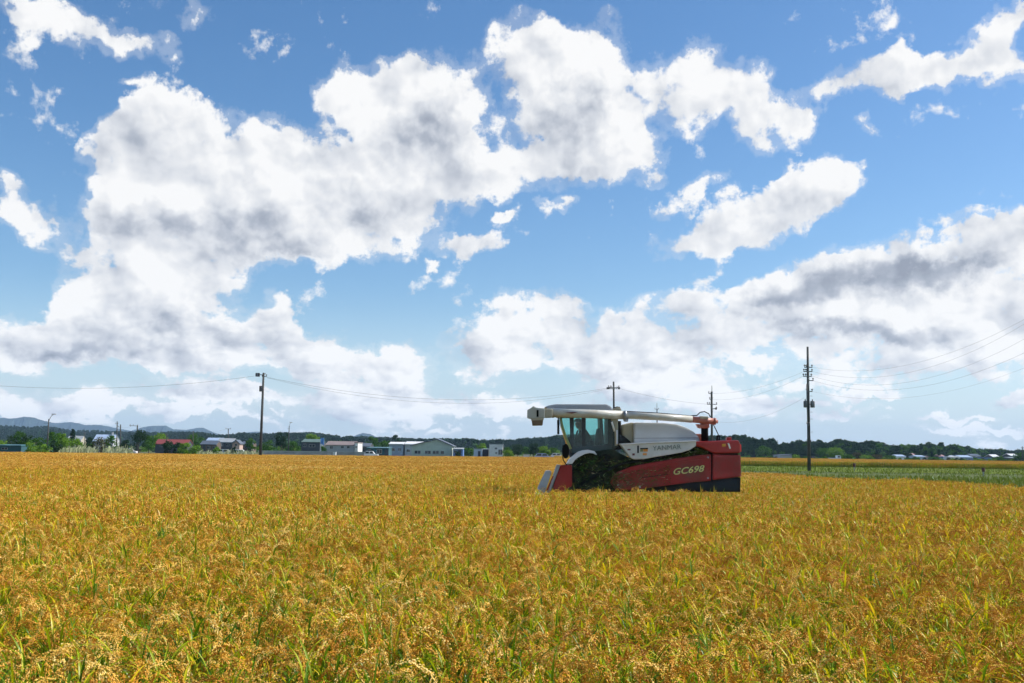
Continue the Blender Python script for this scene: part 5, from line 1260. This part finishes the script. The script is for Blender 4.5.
rod('feed_guard', [(575, 470, .12), (585, 465.4, .11), (600, 462.5, .10), (620, 461.4, .10)], .018, DGREEN, seg=8)
rod('hydraulic_hose', [(577, 465, .12), (584, 470, .09), (594, 472, .09), (603, 478, .10), (604, 488, .12)], .02, BLACK, seg=8)
rod('tie_rod', [(579, 484, .10), (610, 466, .10)], .02, BLACK, seg=8)
prof('tan_glint', [(591.6, 472.6), (597.4, 472.0), (597.2, 473.6), (592.0, 474.0)], .10, .16, mat('glint_tan', (.35, .27, .16), .4), bevel=.004)  # tan glint among the dark machinery, painted as a small plate
prof('inner_cover', [(583, 470), (606, 460), (611, 464), (611, 478), (600, 486), (584, 488)], .12, .2, DGREEN, bevel=.02)
prof('gear_case', [(598, 456.4), (606, 453.8), (613, 457), (612, 464), (602, 465.6)], .11, .2, BLACK, bevel=.03)
# mirrors
mr = MB(); p = HP(565.8, 451.2, -.30); mr.tube([p+Vector((0, -.03, 0)), p+Vector((0, .03, 0))], 1, 20); 
for i, v in enumerate(mr.v): mr.v[i] = (p.x+(v[0]-p.x)*.078, v[1], p.z+(v[2]-p.z)*.165)
mr.build('mirror', BLACK, harv, .012)
rod('mirror_arm', [(563.2, 445, -.28), (562.2, 452, -.27), (563.2, 460, -.2), (566.6, 465, -.04)], .012, BLACK, seg=6)
prof('mirror', [(557.4, 420), (559.3, 419.6), (559.5, 434.2), (557.6, 434.6)], .06, .26, BLACK, bevel=.012)
rod('mirror_arm', [(561.4, 416.8, .25), (558.4, 416.8, .2), (558.2, 420.4, .16)], .012, BLACK, seg=6)
# chaff and cut leaves caught on the ledge between the covers
def chaff():
    rnd = random.Random(4); L = Leaves(); led = [(612, 466), (622, 463.5), (640, 462.5), (660, 460.2), (680, 456.4), (696, 451), (708, 453.6)]
    for k in range(2600):
        t = rnd.random()*(len(led)-1); i = int(t); fr = t-i; px = led[i][0]+(led[i+1][0]-led[i][0])*fr; py = led[i][1]+(led[i+1][1]-led[i][1])*fr+rnd.gauss(0, 1.6)
        if rnd.random() < .35: px, py = rnd.uniform(574, 614), rnd.uniform(456, 488)
        p = HP(px, py, rnd.uniform(.04, .15))
        if k % 5 == 0:
            q_ = rnd.random()**2; px = 613+q_*60; py = rnd.uniform(474-q_*10, 489-q_*4); p = HP(px, py, -.012); d = Vector((rnd.gauss(0, 1), rnd.gauss(0, .2), rnd.gauss(0, .6))).normalized()*rnd.uniform(.03, .13)
        w = Vector((0, 0, 1)).cross(d).normalized()*.006+Vector((0, 0, .006)); b = len(L.v)
        L.v += [p-w, p+w, p+d+w*.4]; L.f.append((b, b+1, b+2))
    me = raw_mesh('chaff', [tuple(v-Vector((HB.x, YN+1.05, 0))) for v in L.v], L.f, [TM['brown'], TM['mid'], TM['straw']], [0 if rnd.random() < .6 else (1 if rnd.random() < .8 else 2) for _ in L.f])
    o = bpy.data.objects.new('chaff', me); link(o); o.parent = harv
chaff()

# ------------------------------------------------------------------ driver
def skin(name, verts, edges, radii, mats_, parent, sub=2, root=0):
    me = bpy.data.meshes.new(name); me.from_pydata([tuple(v) for v in verts], edges, [])
    o = bpy.data.objects.new(name, me); link(o); m1 = o.modifiers.new('s', 'SKIN'); m1.use_smooth_shade = True
    sv_ = me.skin_vertices[0].data
    for i, r in enumerate(radii):
        sv_[i].radius = r if isinstance(r, tuple) else (r, r)
    sv_[root].use_root = True
    m2 = o.modifiers.new('u', 'SUBSURF'); m2.levels = sub; m2.render_levels = sub
    bpy.context.view_layer.update(); dg = bpy.context.evaluated_depsgraph_get()
    nm = bpy.data.meshes.new_from_object(o.evaluated_get(dg)); bpy.data.objects.remove(o)
    nm.name = name; nm.materials.clear(); nm.materials.append(mats_)
    n = bpy.data.objects.new(name, nm); link(n); n.parent = parent; return n
def driver():
    hip = HP(590.5, 446.0, .88); head = HP(578.6, 424.6, .88)
    o = empty('person', (hip.x, YN+.88, hip.z-.10), 'driver in cap and dark jacket leaning forward in the harvester cab', 'person')
    SK = mat('skin', (.30, .17, .11), .5, var=.05); JK = mat('jacket_dark', (.03, .035, .04), .85, var=.2, scale=8); TR = mat('trousers_dark', (.035, .04, .05), .9); CP = mat('cap_olive', (.045, .055, .02), .8)
    def Lc(dx, dy, dz): return Vector((dx, dy, dz))      # offsets from the seat point, driver looks towards -X
    z0 = .12
    hx, hz_ = head.x-hip.x, head.z-(hip.z-.10)
    ch = Lc(hx*.62, 0, hz_*.68); nk = Lc(hx*.86, 0, hz_*.86)
    # body: pelvis, belly, chest, neck, skull
    V = [Lc(0, 0, z0), Lc(hx*.28, 0, hz_*.36), ch, nk, Lc(hx*.96, 0, hz_*.94), Lc(hx, 0, hz_+.01), Lc(hx-.01, 0, hz_+.09)]
    Rr_ = [(.15, .11), (.14, .11), (.16, .11), (.055, .055), (.075, .085), (.082, .095), (.07, .08)]
    E_ = [(0, 1), (1, 2), (2, 3), (3, 4), (4, 5), (5, 6)]
    for s_ in (-1, 1):
        b = len(V); V += [ch+Vector((.01, s_*.17, .03)), ch+Vector((-.12, s_*.22, -.17)), Lc(hx-.10, s_*.15, hz_*.42), Lc(hx-.17, s_*.14, hz_*.42)]
        Rr_ += [.062, .045, .032, .036]; E_ += [(2, b), (b, b+1), (b+1, b+2), (b+2, b+3)]
        # five fingers curled on the wheel, thumb from the side of the palm
        for f_, (dy, ln) in enumerate(((-.028, .060), (-.010, .068), (.010, .064), (.028, .052))):
            c = len(V); pm = V[b+3]; V += [pm+Vector((-.035, dy, .006)), pm+Vector((-.035-ln*.45, dy, -.006)), pm+Vector((-.035-ln*.45, dy, -.034))]; Rr_ += [.0095, .009, .008]; E_ += [(b+3, c), (c, c+1), (c+1, c+2)]
        c = len(V); pm = V[b+3]; V += [pm+Vector((-.005, -s_*.034, .004)), pm+Vector((-.035, -s_*.045, -.012))]; Rr_ += [.011, .009]; E_ += [(b+3, c), (c, c+1)]
        c = len(V); V += [Lc(-.06, s_*.10, z0-.01), Lc(-.42, s_*.14, z0+.05), Lc(-.44, s_*.14, z0-.34), Lc(-.54, s_*.14, z0-.37)]
        Rr_ += [.085, .06, .042, .034]; E_ += [(0, c), (c, c+1), (c+1, c+2), (c+2, c+3)]
    skin('body', V, E_, Rr_, SK, o)
    hc = Lc(hx-.01, 0, hz_+.02)
    # face: nose, eyes, mouth, ears
    b = MB(); b.tube([hc+Vector((-.085, 0, .03)), hc+Vector((-.112, 0, -.01)), hc+Vector((-.085, 0, -.02))], [.008, .015, .010], 8)
    for s_ in (-1, 1): b.tube([hc+Vector((.005, s_*.078, -.02)), hc+Vector((.012, s_*.088, .0)), hc+Vector((.005, s_*.080, .03))], [.010, .013, .008], 8)
    q = bpy.data.meshes.new('face'); q.from_pydata(b.v, [], b.f); q.materials.append(SK); fo = bpy.data.objects.new('nose_and_ears', q); link(fo); fo.parent = o
    b = MB()
    for s_ in (-1, 1): b.tube([hc+Vector((-.078, s_*.030, .022)), hc+Vector((-.086, s_*.030, .022))], [.010, .006], 8)
    b.box(hc+Vector((-.083, 0, -.045)), (.008, .042, .008))
    q = bpy.data.meshes.new('eyes'); q.from_pydata(b.v, [], b.f); q.materials.append(BLACK); fo = bpy.data.objects.new('eyes_and_mouth', q); link(fo); fo.parent = o
    # cap: dome and brim
    b = MB(); n = 16; rings = []
    for i in range(6):
        a = i/5*math.pi/2; rings.append((math.cos(a), math.sin(a)))
    vs = []
    for (r_, h_) in rings:
        for k in range(n): t = 2*math.pi*k/n; vs.append(hc+Vector((math.cos(t)*.105*r_, math.sin(t)*.092*r_, .045+h_*.085)))
    fs = [(i*n+k, i*n+(k+1) % n, (i+1)*n+(k+1) % n, (i+1)*n+k) for i in range(5) for k in range(n)]
    b.add(vs, fs, 0, True)
    b.prism([(hc.x-.175, hc.z+.040), (hc.x-.07, hc.z+.052), (hc.x-.07, hc.z+.060), (hc.x-.175, hc.z+.048)], hc.y-.065, hc.y+.065)
    q = bpy.data.meshes.new('cap'); q.from_pydata([tuple(v) for v in b.v], [], b.f); q.materials.append(CP); fo = bpy.data.objects.new('cap', q); link(fo); fo.parent = o
    # jacket and trousers follow the body a little outside it
    Vj = V[:3]+[Lc(hx*.78, 0, hz_*.79)]; Rj = [(.165, .125), (.158, .125), (.18, .125), (.08, .07)]; Ej = [(0, 1), (1, 2), (2, 3)]
    for s_ in (-1, 1):
        b = len(Vj); Vj += [ch+Vector((.01, s_*.17, .03)), ch+Vector((-.12, s_*.22, -.17)), Lc(hx-.10, s_*.15, hz_*.42)]; Rj += [.078, .062, .045]; Ej += [(2, b), (b, b+1), (b+1, b+2)]
    skin('jacket', Vj, Ej, Rj, JK, o)
    Vt = [Lc(0, 0, z0)]; Rt = [(.155, .115)]; Et = []
    for s_ in (-1, 1):
        b = len(Vt); Vt += [Lc(-.06, s_*.10, z0-.01), Lc(-.42, s_*.14, z0+.05), Lc(-.44, s_*.14, z0-.31)]; Rt += [.097, .074, .058]; Et += [(0, b), (b, b+1), (b+1, b+2)]
    skin('trousers', Vt, Et, Rt, TR, o)
driver()
